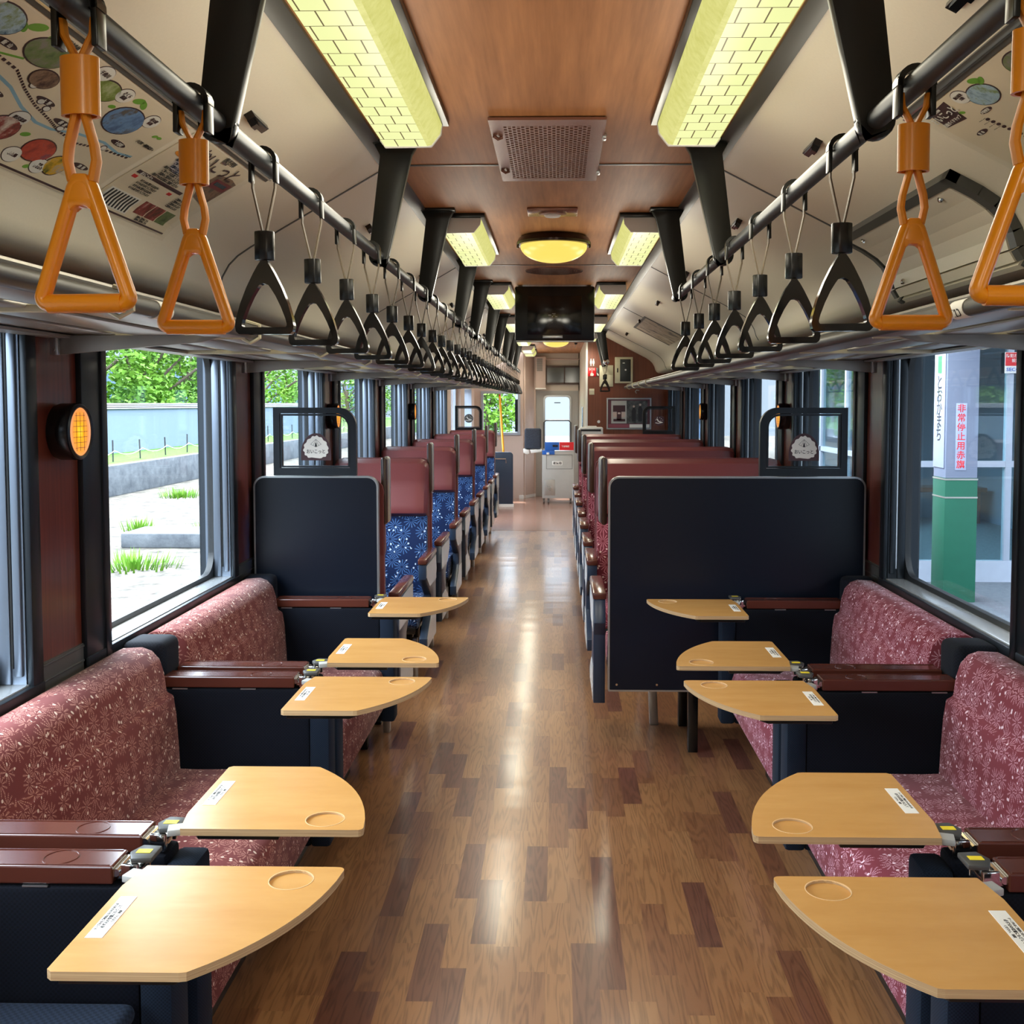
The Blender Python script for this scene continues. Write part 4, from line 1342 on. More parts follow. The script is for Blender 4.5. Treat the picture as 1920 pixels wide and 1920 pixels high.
#@@RACK
# ---------------------------------------------------------------- luggage racks
for sd in (-1, 1):
    t = thing('luggage_rack', 'long metal luggage rack with wide slats above the %s windows' % SIDE[sd], 'rack', (sd * 1.0, 5, 1.68), 'luggage racks')
    q = sd
    def bx(mb, xa, xb, *r, **kw):
        mb.box(min(q * xa, q * xb), max(q * xa, q * xb), *r, **kw)
    m = MB().cyl((q * .785, .2, 1.682), (q * .785, 12.35, 1.682), .017, 14)
    m.build('front_tube', M['grey_trim'], t)
    m = MB().cyl((q * .835, .2, 1.715), (q * .835, 12.35, 1.715), .007, 8)
    m.build('guard_wire', M['steel'], t)
    for (a, b, z) in ((.80, .895, 1.668), (.955, 1.075, 1.672), (1.135, 1.285, 1.676)):
        m = MB(); bx(m, a, b, .2, 12.3, z, z + .008, bev=.003); m.build('slat', M['steel'], t)
    for (a, b) in ((.897, .953), (1.077, 1.133)):
        m = MB()
        for k in range(15):
            y = .28 + .82 * k
            bx(m, a, b, y + .06, y + .76, 1.690, 1.696)
        m.build('mesh_board', M['rack_gap'], t)
    for k in range(15):
        y = .28 + .82 * k
        m = MB(); bx(m, .80, 1.28, y - .008, y + .008, 1.664, 1.678, bev=.003)
        if sd < 0 or y > 9:
            m.tube([(q * .81, y, 1.667), (q * .79, y, 1.655), (q * .765, y, 1.668), (q * .765, y, 1.70), (q * .80, y, 1.71)], .005, 6)
        m.build('cross_arm', M['cream_metal'], t)
    for k in range(-1, 6):
        y = 2.70 + 1.64 * k
        m = MB().prism([(q * 1.28, 1.622), (q * 1.28, 1.672), (q * .84, 1.672), (q * .90, 1.655)], y - .004, y + .010, bev=.001)
        m.build('support_bracket', M['arm_plate'], t)
        m = MB(); bx(m, 1.262, 1.284, y - .018, y - .002, 1.622, 1.68, bev=.003)
        m.cyl((q * 1.272, y - .022, 1.635), (q * 1.272, y - .012, 1.635), .004, 8)
        m.build('bracket_flange', M['silver'], t)
    m = MB(); bx(m, 1.235, 1.296, .2, 12.3, 1.665, 1.672); m.build('wall_plate', M['steel'], t)
    # seat number labels
    for (lab, y, ttt) in ((('12B', 2.09, 1) if sd < 0 else ('12D', 2.08, 1)),):
        m = MB()
        m.ring([(q * .785 + .0185 * math.cos(a), 1.682 + .0185 * math.sin(a)) for a in [PI * 2 * j / 20 for j in range(20)]], [(q * .785 + .0172 * math.cos(a), 1.682 + .0172 * math.sin(a)) for a in [PI * 2 * j / 20 for j in range(20)]], y - .028, y + .042)
        m.build('seat_number_label', M['paper'], t)
        dirn = -q
        text('lettering', lab, .024, (lambda u, v, w: Vector((q * .785 - q * (.0188 + w) * math.cos(-.55 + v / .0188), y + .006 + dirn * u * 1.0, 1.682 + (.0188 + w) * math.sin(-.55 + v / .0188)))), M['ink'], t, .0003)

# ---------------------------------------------------------------- wall lamps
def wall_lamp(sd, y, label):
    z = 1.426
    t = thing('wall_lamp', label, 'lamp', (sd * 1.30, y, z), 'round wall lamps between the windows')
    q = -sd
    X = sd * 1.30
    MB().lathe([(.070, q * 0), (.074, q * .012), (.074, q * .048), (.070, q * .056), (.064, q * .057), (.001, q * .050)], (X, y, z), 40, axis='x').build('case', M['black'], t)
    MB().lathe([(.071, q * .052), (.073, q * .058), (.068, q * .062), (.063, q * .060), (.063, q * .054)], (X, y, z), 40, axis='x').build('rim', M['dark_frame'], t)
    o = MB().lathe([(.063, 0), (.063, q * .002), (.001, q * .002)], (0, 0, 0), 40, axis='x').build('glowing_face', M['wall_glow'], t)
    o.location = (X + q * .055, y, z)
    m = MB()
    for k in (-3, -2, -1, 0, 1, 2, 3):
        w = math.sqrt(.058 ** 2 - (k * .014) ** 2) * .7
        m.box(min(X + q * .0575, X + q * .0582), max(X + q * .0575, X + q * .0582), y - w, y + w, z + k * .014 - .0006, z + k * .014 + .0006)
    for k in (-1, 0, 1):
        m.box(min(X + q * .0575, X + q * .0582), max(X + q * .0575, X + q * .0582), y + k * .022 - .0006, y + k * .022 + .0006, z - .05, z + .05)
    m.build('lattice_print', M['wall_lamp_line'], t)
    return t
for i, y in enumerate((2.755, 6.035, 9.315)):
    wall_lamp(-1, y, ['round amber wall lamp in black case beside the big left window', 'round amber wall lamp seen through the glass panel above the left partition', 'small round wall lamp far along the left wall between windows'][i])
for i, y in enumerate((6.035, 9.315)):
    wall_lamp(1, y, ['round amber wall lamp seen through the glass panel above the right partition', 'small round amber wall lamp far along the right wall'][i])

# ---------------------------------------------------------------- window-side benches with armrests and fold-out tables
def table_shape():
    # u from the bench side (0) to the aisle (.35); v from the arm (0) to the free side (.335)
    pts = [(.012, 0), (.325, 0)]
    pts += prof_arc(.335, .012, .012, -PI / 2, 0, 4)[1:]
    a, b = Vector((.347, .02)), Vector((.195, .335))
    c = Vector((.325, .215))
    for i in range(1, 13):
        f = i / 12
        p = a * (1 - f) ** 2 + c * 2 * f * (1 - f) + b * f * f
        pts.append((p.x, p.y))
    pts += [(.185, .337), (.008, .337), (0, .33), (0, .075)]
    return pts

def arm_unit(t, sd, y0, y1, label_side, table_y=None, table_dir=0, panel=True):
    """end panel, wooden armrest and fold-out table at one end of a bench"""
    q = sd
    def bx(mb, xa, xb, *r, **kw):
        mb.box(min(q * xa, q * xb), max(q * xa, q * xb), *r, **kw); return mb
    p = MB(); bx(p, .72, 1.27, y0, y1, .20, .668, bev=.01)
    p = p.build('end_panel', M['navy'], t)
    e = MB(); bx(e, .662, .722, y0 - .003, y1 + .003, .20, .655, bev=.012)
    e.build('front_edge', M['navy_edge'], p)
    ym = (y0 + y1) / 2
    a = MB()
    w0, w1 = y0 + .004, y1 - .004
    # tray-topped armrest: bevelled bar with a shallow long recess
    bx(a, .765, 1.150, w0, w1, .672, .704, bev=.003)
    a = a.build('armrest', M['arm_wood'], t, smooth=False)
    r = MB(); bx(r, .772, 1.145, w0 + .004, w0 + .007, .7035, .7055); bx(r, .772, 1.145, w1 - .007, w1 - .004, .7035, .7055)
    r.build('armrest_lip', M['arm_wood'], a, smooth=False)
    cpt = MB().lathe([(.0305, .7030), (.0305, .7052), (.0285, .7052), (.0285, .7032)], (q * .87, ym, 0), 28)
    cpt.build('cup_mark', M['arm_wood'], a)
    for xx in (.90, 1.10):
        s = MB(); bx(s, xx - .022, xx + .022, w0 - .001, w0 + .003, .667, .670)
        s.build('metal_clip', M['silver'], a)
    h = MB()
    bx(h, .725, .762, ym - .026, ym + .026, .676, .690, bev=.003)
    for yy in (ym - .028, ym + .028):
        bx(h, .722, .752, yy - .005, yy + .005, .672, .706, bev=.003)
    h.cyl((q * .762, ym - .03, .690), (q * .762, ym + .03, .690), .007, 10)
    h.build('hinge', M['chrome'], t)
    if table_y is None: return
    d = table_dir
    def T(u, v, z): return (q * (.702 - u), table_y + d * v)
    pts = [T(u, v, 0) for u, v in table_shape()]
    hole = None
    zt = .722
    # table top with a sunken cup recess: ring of faces round a circular hole
    cu, cv, cr = .268, .050, .0355
    tb = MB()
    bmx = bmesh.new()
    n = 48
    P0 = [Vector((x, y, 0)) for x, y in pts]
    # resample outline by angle around the cup centre so the annulus stays clean
    c = Vector(T(cu, cv, 0) + (0,))
    outline = []
    for i in range(len(P0)):
        a_, b_ = P0[i], P0[(i + 1) % len(P0)]
        seg = max(1, int((b_ - a_).length / .02))
        for j in range(seg): outline.append(a_.lerp(b_, j / seg))
    hole = []
    for pnt in outline:
        dd = (pnt - c)
        ang = math.atan2(dd.y, dd.x)
        hole.append(c + Vector((math.cos(ang), math.sin(ang), 0)) * cr)
    top = [bmx.verts.new((v.x, v.y, zt)) for v in outline]
    ho = [bmx.verts.new((v.x, v.y, zt)) for v in hole]
    hb = [bmx.verts.new((v.x, v.y, zt - .004)) for v in hole]
    bot = [bmx.verts.new((v.x, v.y, zt - .013)) for v in outline]
    nn = len(outline)
    for i in range(nn):
        j = (i + 1) % nn
        bmx.faces.new([top[i], top[j], ho[j], ho[i]])
        bmx.faces.new([ho[i], ho[j], hb[j], hb[i]])
        f = bmx.faces.new([bot[i], bot[j], top[j], top[i]])
    bmx.faces.new(hb)
    bmx.faces.new(bot[::-1])
    tb.merge(bmx)
    for f in tb.bm.faces:
        f.normal_update()
        if abs(f.normal.z) < .5 and (f.calc_center_median() - c).to_2d().length < cr * 1.1:
            f.material_index = 1
        if abs(f.normal.z) < .5 and f.calc_center_median().z < zt - .0055:
            f.material_index = 1
    tt = tb.build('folding_table', [M['maple'], M['ply']], t, smooth=False)
    MB().ring([(c.x + .0368 * math.cos(a_), c.y + .0368 * math.sin(a_)) for a_ in [2 * PI * j / 40 for j in range(40)]], [(c.x + .0352 * math.cos(a_), c.y + .0352 * math.sin(a_)) for a_ in [2 * PI * j / 40 for j in range(40)]], zt - .001, zt + .0006, axis='z').build('cup_glint_rim', M['cup_glint_rim'], tt)  # pale ring stands in for the highlight round the recess
    u = MB()
    upts = [T(a, b, 0) for a, b in [(.012, .06), (.04, .012), (.19, .012), (.19, .30), (.175, .325), (.012, .325)]]
    u.prism(upts, zt - .025, zt - .0135, axis='z', bev=.002)
    u.build('underside_plate', M['black_plate'], tt)
    s = MB()
    sp = [T(.014, .115, 0), T(.040, .115, 0), T(.040, .245, 0), T(.014, .245, 0)]
    s.prism(sp, zt, zt + .0008, axis='z')
    s.build('notice_sticker', M['paper'], tt)
    rd = 1 if q * d > 0 else -1
    def fn(su, sv):
        def g(x, y, w):
            # text lines run along the sticker
            return Vector((q * (.702 - (.027 + su)) - 0 + (-q) * 0 + (q * y if False else 0) + y * (q), table_y + d * .18 + (-q) * x + 0, zt + .0009 + w))
        return g
    for j, (bd, sz) in enumerate((('テーブルをご利用になられたあとは', .0052), ('必ず元の位置にもどして', .0066), ('ください。 車掌', .0052))):
        text('lettering', bd, sz, fn((j - 1) * .0075, 0), M['ink'], tt, .0002)
    k = MB()
    p0 = T(.03, .03, 0)
    k.prism([T(-.012, .0, 0), T(.03, .012, 0), T(.04, .05, 0), T(-.02, .03, 0)], zt - .016, zt - .004, axis='z', bev=.002)
    k = k.build('hinge_cover', M['grey_paint'], tt)
    return

def hinge_cap(t, sd, ym):
    q = sd
    o = MB()
    o.prism([(q * .700, ym - .026), (q * .735, ym - .030), (q * .748, ym), (q * .735, ym + .030), (q * .700, ym + .026)], .706, .716, axis='z', bev=.003)
    o = o.build('hinge_plate', M['grey_trim'], t)
    MB().box(min(q * .71, q * .735), max(q * .71, q * .735), ym - .008, ym + .008, .7162, .7168).build('warning_sticker', M['yellow'], o)

def bench(sd, y0, y1, label, arms, seat_mat=None):
    q = sd
    fab = M['fab_maroon'] if sd < 0 else M['fab_pink']
    t = thing('bench_seat', label, 'bench', (q * 1.0, (y0 + y1) / 2, 0), 'window-side benches with fold-out tables')
    # backrest profile (x, z)
    pr = [(1.285, .42), (1.285, .782)] + prof_arc(1.225, .722, .066, PI * .38, PI * .5, 2)
    pr = [(1.29, .42), (1.29, .775), (1.255, .792), (1.20, .795), (1.172, .785), (1.150, .760), (1.138, .72), (1.131, .665), (1.112, .655), (1.104, .60), (1.098, .50), (1.095, .42)]
    a, b = y0 + .01, y1 - .01
    MB().prism([(q * x, z) for x, z in pr], a, b, bev=.006).build('backrest', fab, t)
    # seat cushion, rounded front
    sp = [(1.20, .30), (1.20, .445), (1.05, .438), (.78, .440), (.735, .432), (.712, .412), (.703, .385), (.705, .26), (.72, .24), (1.1, .24)]
    MB().prism([(q * x, z) for x, z in sp], a + .005, b - .005, bev=.005).build('seat_cushion', seat_mat or fab, t)
    MB().box(min(q * .84, q * 1.26), max(q * .84, q * 1.26), a + .02, b - .02, 0, .25, bev=.004).build('heater_box', M['dark_frame'], t)
    for (ya, yb, ty, td) in arms:
        arm_unit(t, sd, ya, yb, None, ty, td)
        if ty is not None: hinge_cap(t, sd, (ya + yb) / 2)
    return t

for sd in (-1, 1):
    n = SIDE[sd]
    if sd < 0:
        tabs = [(1.745, -1), (1.900, 1), (2.990, -1), (3.150, 1), (4.240, -1)]
    else:
        tabs = [(1.725, -1), (1.885, 1), (2.970, -1), (3.130, 1), (4.215, -1)]
    ar = [(1.775, 1.855), (1.905, 1.985), (3.045, 3.125), (3.165, 3.245), (4.275, 4.355)]
    bench(sd, .70, 1.775, 'patterned bench nearest the camera on the %s, its fold-out table cut off lowest in view' % n, [(.62, .70, None, 0), ar[0] + tabs[0]])
    bench(sd, 1.985, 3.045, 'patterned bench under the big %s window with fold-out tables at both ends' % n, [ar[1] + tabs[1], ar[2] + tabs[2]])
    bench(sd, 3.245, 4.275, 'patterned bench against the dark %s partition with two fold-out tables' % n, [ar[3] + tabs[3], ar[4] + tabs[4]])
    for (a, b, w) in ((1.80, 1.97, 'nearest the camera'), (3.075, 3.22, 'under the big window'), (4.285, 4.375, 'by the dark partition')):
        MB_ = MB().box(min(sd * 1.155, sd * 1.288), max(sd * 1.155, sd * 1.288), a, b, .672, .797, bev=.026, seg=3)
        tag(MB_.build('gap_cushion', M['black_pad']), 'dark ribbed cushion filling the gap between %s backrests, %s' % (n, w), 'cushion', 'dark cushions between the benches')
    for (a, b, w) in ((1.86, 1.90, 'lowest in view'), (3.13, 3.16, 'mid bench run')):
        tag(MB().box(min(sd * .68, sd * 1.10), max(sd * .68, sd * 1.10), a, b, .2, .64, bev=.006).build('arm_filler', M['navy']), 'narrow navy cloth filler between two %s armrests, %s' % (n, w), 'filler', 'cloth fillers between the armrests')
# navy ribbed pad lying on the nearest left seat
tag(MB().box(-1.08, -.715, 1.30, 1.755, .446, .482, bev=.022, seg=4).build('seat_pad', M['pad']), 'dark blue ribbed pad on the nearest left bench seat, at the lower left corner', 'pad')

# ---------------------------------------------------------------- partitions with glass panels
def partition(sd):
    x0, x1 = (-1.262, -.742) if sd < 0 else (.212, 1.268)
    z0 = .30 if sd > 0 else .25
    t = thing('partition', 'dark laminate partition with silver rim %s' % ('left of the aisle, half the width of the other' if sd < 0 else 'right of the aisle, wide and taller than its tables'), 'partition', ((x0 + x1) / 2, 4.41, 0), 'dark partitions before the seat rows')
    r = .045
    o = rrect(x0, z0, x1, 1.198, r, 6, (0.1, 0.1, 1, 1))
    i = rrect(x0 + .007, z0 + .007, x1 - .007, 1.191, r - .006, 6, (0.1, 0.1, 1, 1))
    MB().ring(o, i, 4.392, 4.422).build('silver_rim', M['silver'], t)
    MB().prism(i, 4.394, 4.420).build('panel', M['laminate'], t)
    if sd > 0:
        for xx in (.248, .415):
            MB().cyl((xx, 4.388, .330), (xx, 4.396, .330), .005, 10).build('screw', M['chrome'], t)
    # framed glass on top
    gx0, gx1 = (-1.176, -.832) if sd < 0 else (.832, 1.190)
    glass_panel(sd, gx0, gx1, 4.407, 1.200, 1.482, t)
    return t

def glass_panel(sd, gx0, gx1, y, z0, z1, t, ring_logo=False):
    cor = (0, 0, 1, 0) if sd < 0 else (0, 0, 0, 1)
    f = MB().ring(rrect(gx0, z0, gx1, z1, .075, 8, cor), rrect(gx0 + .026, z0 + .032, gx1 - .026, z1 - .024, .056, 8, cor), y - .014, y + .014)
    f = f.build('glass_frame', M['dark_frame'] if not ring_logo else M['black'], t)
    MB().ring(rrect(gx0 + .028, z0 + .034, gx1 - .028, z1 - .026, .054, 8, cor), rrect(gx0 + .036, z0 + .041, gx1 - .035, z1 - .034, .046, 8, cor), y - .010, y + .010).build('inner_frame', M['dark_frame'], f)
    p = MB().prism(rrect(gx0 + .026, z0 + .03, gx1 - .026, z1 - .022, .05, 8, cor), y - .003, y + .003).build('glass_pane', M['glass'], t)
    cx = (gx0 + gx1) / 2 + .003
    if not ring_logo:
        zc = z0 + .063
        w, h = .0625, .113
        def dome(w, h, zc):
            return [(cx - w, zc), (cx + w, zc)] + [(cx + w * math.cos(a) * (1 if True else 0), zc + h * (.25 + .75 * math.sin(a))) for a in [PI * k / 20 for k in range(21)]]
        MB().prism(dome(w, h, zc), y - .0042, y - .0032, axis='y').build('logo_ground', M['plum'], p)
        pts = []
        for k in range(72):
            a = 2 * PI * k / 72
            rr = 1 + .045 * math.cos(a * 13)
            px = .050 * math.cos(a) * rr * (1 if math.sin(a) < 0 else (1 - .28 * math.sin(a) ** 2))
            pz = (.050 if math.sin(a) > 0 else .042) * math.sin(a) * rr
            # squarer foot
            if math.sin(a) < 0:
                px = .052 * (abs(math.cos(a)) ** .5) * (1 if math.cos(a) > 0 else -1) * rr
            pts.append((cx + px, zc + .052 + pz))
        MB().prism(pts, y - .0050, y - .0043).build('logo_field', M['paper'], p)
        mm = MB()
        a = [(cx - .022, zc + .067), (cx, zc + .088), (cx + .022, zc + .067), (cx, zc + .056)]
        for i in range(4):
            p0, p1 = a[i], a[(i + 1) % 4]
            mm.tube([(p0[0], y - .0053, p0[1]), (p1[0], y - .0053, p1[1])], .0006, 5)
        for f_ in (-.5, .5):
            mm.tube([(cx, y - .0053, zc + .086), (cx + .022 * f_, y - .0053, zc + .062)], .0005, 5)
        mm.prism([(cx - .0045, zc + .057), (cx + .0045, zc + .057), (cx + .002, zc + .072), (cx, zc + .075), (cx - .002, zc + .072)], y - .0056, y - .0051)
        mm.build('logo_drawing', M['ink'], p)
        text('lettering', 'おいこっと', .0178, lambda u, v, w_: Vector((cx + u * .9, y - .0053 - w_, zc + .036 + v * 1.1)), M['ink'], p, .0003)
    else:
        zc = (z0 + z1) / 2 - .005
        m = MB().lathe([(.052, 0), (.052, -.001), (.001, -.001)], (cx, y - .0032, zc), 32, axis='y')
        m.build('logo_ground', M['plum'] if sd > 0 else M['grey_trim'], p)
        m = MB()
        m.tube([(cx - .025, y - .0052, zc + .02), (cx - .010, y - .0052, zc - .005), (cx + .005, y - .0052, zc - .012), (cx + .03, y - .0052, zc - .02)], .006, 6)
        m.tube([(cx - .04, y - .0052, zc - .022), (cx - .01, y - .0052, zc - .028), (cx + .035, y - .0052, zc - .018)], .004, 6)
        for (dx, dz) in ((.02, .02), (-.02, .033), (.005, .03), (.035, .005), (-.036, .008), (.016, .002)):
            m.lathe([(.0035, 0), (.0035, -.001), (.0005, -.001)], (cx + dx, y - .0044, zc + dz), 8, axis='y')
        m.build('logo_drawing', M['paper'], p)
    return p
partition(-1)
partition(1)

# ---------------------------------------------------------------- cross seats
def cross_seat(sd, yb, d, label, handle=True, handle_dy=0.0, foot=False):
    """yb: rear plane of the back; d: direction the sitter faces (+1 away from the camera)"""
    xa, xw = (-.732, -1.268) if sd < 0 else (.218, 1.268)
    q = 1 if sd < 0 else -1           # toward the aisle
    lo, hi = min(xa, xw), max(xa, xw)
    t = thing('cross_seat', label, 'seat', ((xa + xw) / 2, yb, 0), ('single blue seats left of the aisle' if sd < 0 else 'double maroon seats right of the aisle'))
    Y = lambda v: yb + d * v
    fab = M['fab_blue'] if sd < 0 else M['fab_row']
    def by(mb, x0_, x1_, a, b, z0_, z1_, **kw):
        return mb.box(x0_, x1_, min(Y(a), Y(b)), max(Y(a), Y(b)), z0_, z1_, **kw)
    cr_ = (0, 0, 1, .6) if sd < 0 else (0, 0, .6, 1)
    ya_, yb_ = sorted((Y(0.0), Y(.03)))
    MB().prism(rrect(lo, .30, hi, 1.172, .055, 6, cr_), ya_, yb_, bev=.008).build('back_shell', M['vinyl'], t)
    # fabric back
    pr = [(.028, .42), (.028, .87), (.070, .87), (.085, .70), (.100, .50), (.095, .42)]
    MB().prism([(Y(a), z) for a, z in pr], lo + .006, hi - .006, axis='x', bev=.008).build('backrest', fab, t)
    # vinyl headrest, bulging over the fabric
    hr = bmesh.new()
    NX, NZ = 16, 14
    def hz(x, f):
        # top edge drops at the rounded aisle corner
        d_ = min(abs(x - xa), .055); e_ = min(abs(x - xw), .03)
        zt_ = 1.184 - (.055 - math.sqrt(max(0, .055 ** 2 - (.055 - d_) ** 2))) - (.03 - math.sqrt(max(0, .03 ** 2 - (.03 - e_) ** 2)))
        return .858 + (zt_ - .858) * f
    xs_ = [lo + (hi - lo) * .5 * (1 - math.cos(PI * i / NX)) for i in range(NX + 1)]
    fr, bk = [], []
    for x in xs_:
        ed = min(abs(x - lo), abs(x - hi), .04) / .04
        side = math.sqrt(max(0, 1 - (1 - ed) ** 2))
        cf, cb_ = [], []
        for j in range(NZ + 1):
            f = j / NZ
            z = hz(x, f)
            th_ = (.068 + .036 * max(0, 1 - abs(f - .13) / .45)) * (min(1, (1 - f) / .07 + .0) ** .5 if f > .93 else 1) * (min(1, f / .05 + .6) if f < .05 else 1)
            cf.append(hr.verts.new((x, Y(.012 + th_ * (.45 + .55 * side)), z)))
            cb_.append(hr.verts.new((x, Y(-.004), z)))
        fr.append(cf); bk.append(cb_)
    for i in range(NX):
        for j in range(NZ):
            hr.faces.new([fr[i][j], fr[i + 1][j], fr[i + 1][j + 1], fr[i][j + 1]])
            hr.faces.new([bk[i][j], bk[i][j + 1], bk[i + 1][j + 1], bk[i + 1][j]])
        hr.faces.new([fr[i][NZ], fr[i + 1][NZ], bk[i + 1][NZ], bk[i][NZ]])
        hr.faces.new([fr[i][0], bk[i][0], bk[i + 1][0], fr[i + 1][0]])
    for j in range(NZ):
        hr.faces.new([fr[0][j], fr[0][j + 1], bk[0][j + 1], bk[0][j]])
        hr.faces.new([fr[NX][j], bk[NX][j], bk[NX][j + 1], fr[NX][j + 1]])
    hm = MB(); hm.merge(hr)
    hm.build('headrest', M['vinyl'], t)
    pr = [(.06, .30), (.06, .43), (.10, .428), (.46, .440), (.50, .425), (.512, .39), (.50, .32), (.46, .30)]
    MB().prism([(Y(a), z) for a, z in pr], lo + .01, hi - .01, axis='x', bev=.006).build('seat_cushion', fab, t)
    wl_ = (lo, lo + .25) if sd < 0 else (hi - .22, hi)
    by(MB(), wl_[0], wl_[1], .06, .44, .0, .30, bev=.004).build('heater_box', M['dark_frame'], t)
    for v in ((.05, .095) if sd > 0 else (.06, .10)),:
        lx = xa + .345 if sd > 0 else xa - .13
        by(MB(), lx, lx + .042, v[0], v[1], 0, .31, bev=.004).build('leg', M['black'], t)
        by(MB(), lx, lx + .042, .42, .46, 0, .31, bev=.004).build('leg', M['black'], t)
    by(MB(), lo + .02, hi - .02, .05, .47, .27, .305, bev=.004).build('under_frame', M['black'], t)
    # aisle-side panel: broad head under the armrest, narrow waist, flared foot
    sx0, sx1 = (xa + .006, xa + .046) if sd < 0 else (xa - .060, xa - .010)
    pr = [(.09, .655), (.545, .655), (.545, .575), (.40, .50), (.33, .46), (.33, .38), (.42, .32), (.53, .26), (.53, .20), (.10, .20), (.10, .50), (.05, .56)]
    sp = MB().prism([(Y(a), z) for a, z in pr], sx0, sx1, axis='x', bev=.003).build('side_panel', M['navy_paint'], t)
    so = sx1 if sd < 0 else sx0
    MB().prism([(Y(a), z) for a, z in [(.10, .645), (.535, .645), (.535, .585), (.40, .515), (.10, .515)]], so - .0005, so + q * .003 , axis='x').build('upper_plate', M['panel_reflect_grey'], sp)
    MB().prism([(Y(a), z) for a, z in [(.12, .21), (.52, .21), (.52, .258), (.42, .31), (.30, .36), (.12, .36)]], so - .0005, so + q * .003, axis='x').build('lower_plate', M['panel_reflect_grey'], sp)
    by(MB(), sx0 - .003, sx1 + .004, .085, .555, .655, .685, bev=.007).build('armrest', M['arm_wood'], t)
    if sd > 0:
        MB().prism([(xa + .20, .30), (xa + .24, .30), (xa + .255, .0), (xa + .215, .0)], min(Y(.44), Y(.48)), max(Y(.44), Y(.48)), bev=.003).build('foot', M['silver'], t)
    else:
        by(MB(), xa - .06, xa - .03, .30, .34, .0, .22, bev=.003).build('foot', M['silver'], t)
    if handle:
        hx = xa + q * .002 + (-.004 if sd < 0 else -.018)
        hy = Y(.0) + handle_dy
        z0_, z1_ = .985, 1.272
        h = MB().prism(rrect(hx - .0135, z0_, hx + .0135, z1_, .0133, 6), hy - .036, hy - .010, bev=.005)
        h = h.build('grab_handle', M['handle_brown'], t)
        ix = hx + (.007 if sd < 0 else -.007)
        MB().prism(rrect(ix - .0155, z0_ + .006, ix + .0155, z1_ + .003, .0150, 6), hy - .012, hy + .006, bev=.003).build('handle_trim', M['silver'], h)
        MB().prism(rrect(ix - .010, z0_ + .02, ix + .012, z1_ - .012, .010, 6), hy + .006, hy + .030, bev=.004).build('handle_rear_bar', M['handle_brown'], h)
        MB().box(hx - .008, hx + .008, hy + .005, hy + .03, 1.11, 1.135, bev=.003).build('handle_mount', M['silver'], h)
    return t

ordn = ['first', 'second', 'third', 'fourth', 'fifth']
for k in range(5):
    cross_seat(-1, 6.075 + 1.62 * k, -1, 'single blue-fronted seat with maroon headrest facing the camera, %s left of the aisle' % ordn[k], True, .055)
for k in range(5):
    cross_seat(-1, 4.47 + 1.62 * k + (.09 if k else 0), 1, ('single seat left of the aisle, its back against the left partition' if k == 0 else 'left seat turned from the camera, directly behind the %s blue-fronted seat' % ordn[k - 1]), k == 0, .06)
for k in range(4):
    cross_seat(1, 6.075 + 1.62 * k, -1, 'double seat with maroon headrest facing the camera, %s right of the aisle' % ordn[k], True, .055)
for k in range(4):
    cross_seat(1, 4.47 + 1.62 * k + (.09 if k else 0), 1, ('double seat right of the aisle, its back against the wide right partition' if k == 0 else 'double right seat turned from the camera, behind the %s camera-facing double seat' % ordn[k - 1]), k == 0, .06)
t = thing('glass_screen', 'small framed glass screen with round emblem above the last left seat', 'screen', (-1.05, 12.7, 1.18), 'framed glass screens at the far seats')
MB().box(-1.26, -.76, 12.60, 12.64, .3, 1.18, bev=.01).build('panel', M['laminate'], t)
glass_panel(-1, -1.21, -.89, 12.62, 1.182, 1.47, t, True)
t = thing('glass_screen', 'small black framed glass screen with round emblem above the last right seats', 'screen', (1.05, 11.05, 1.18), 'framed glass screens at the far seats')
MB().box(.23, 1.262, 10.98, 11.02, .3, 1.18, bev=.01).build('panel', M['laminate'], t)
glass_panel(1, .878, 1.212, 11.0, 1.182, 1.47, t, True)
#@@FAR
# ---------------------------------------------------------------- far end fittings
t = thing('fare_box', 'grey fare box on castors with a blue and red top, in the far doorway', 'fare box', (0.02, 16.0, 0))
FY = 15.9
MB().box(-.225, .245, FY, FY + .35, .08, .79, bev=.006).build('cabinet', M['grey_paint'], t)
MB().ring(rrect(-.165, .52, .225, .735, .004, 2), rrect(-.161, .524, .221, .731, .003, 2), FY - .004, FY + .001).build('panel_line', M['grey_trim'], t)
o = MB().box(-.195, -.035, FY - .008, FY + .001, .125, .36, bev=.003).build('coin_hatch', M['steel'], t)
MB().tube([(-.13, FY - .012, .27), (-.13, FY - .022, .23), (-.115, FY - .024, .20), (-.10, FY - .022, .23), (-.10, FY - .012, .27)], .008, 8).build('handle', M['chrome'], o)
o = MB().box(-.075, .075, FY - .006, FY, .575, .635, bev=.003).build('name_plate', M['paper'], t)
text('lettering', '運賃箱', .045, lambda u, v, w: Vector((u, FY - .0065 - w, .605 + v)), M['ink'], o, .0004)
MB().box(-.185, .030, FY - .02, FY + .04, .80, .92, bev=.004).build('blue_sign', M['blue'], t)
MB().box(-.225, -.04, FY - .012, FY + .02, .735, .80, bev=.003).build('blue_sign', M['blue'], t)
o = MB().box(.032, .245, FY - .02, FY + .04, .80, .92, bev=.004).build('red_sign', M['red'], t)
text('lettering', '下車勤務', .030, lambda u, v, w: Vector((u + .12, FY - .0205 - w, .855 + v)), M['paper'], o, .0004)
MB().box(-.07, .01, FY - .03, FY - .015, .85, .88, bev=.006).build('card_slot', M['black'], t)
MB().box(-.16, -.12, FY - .03, FY, .735, .765, bev=.003).build('ticket_slot', M['white'], t)
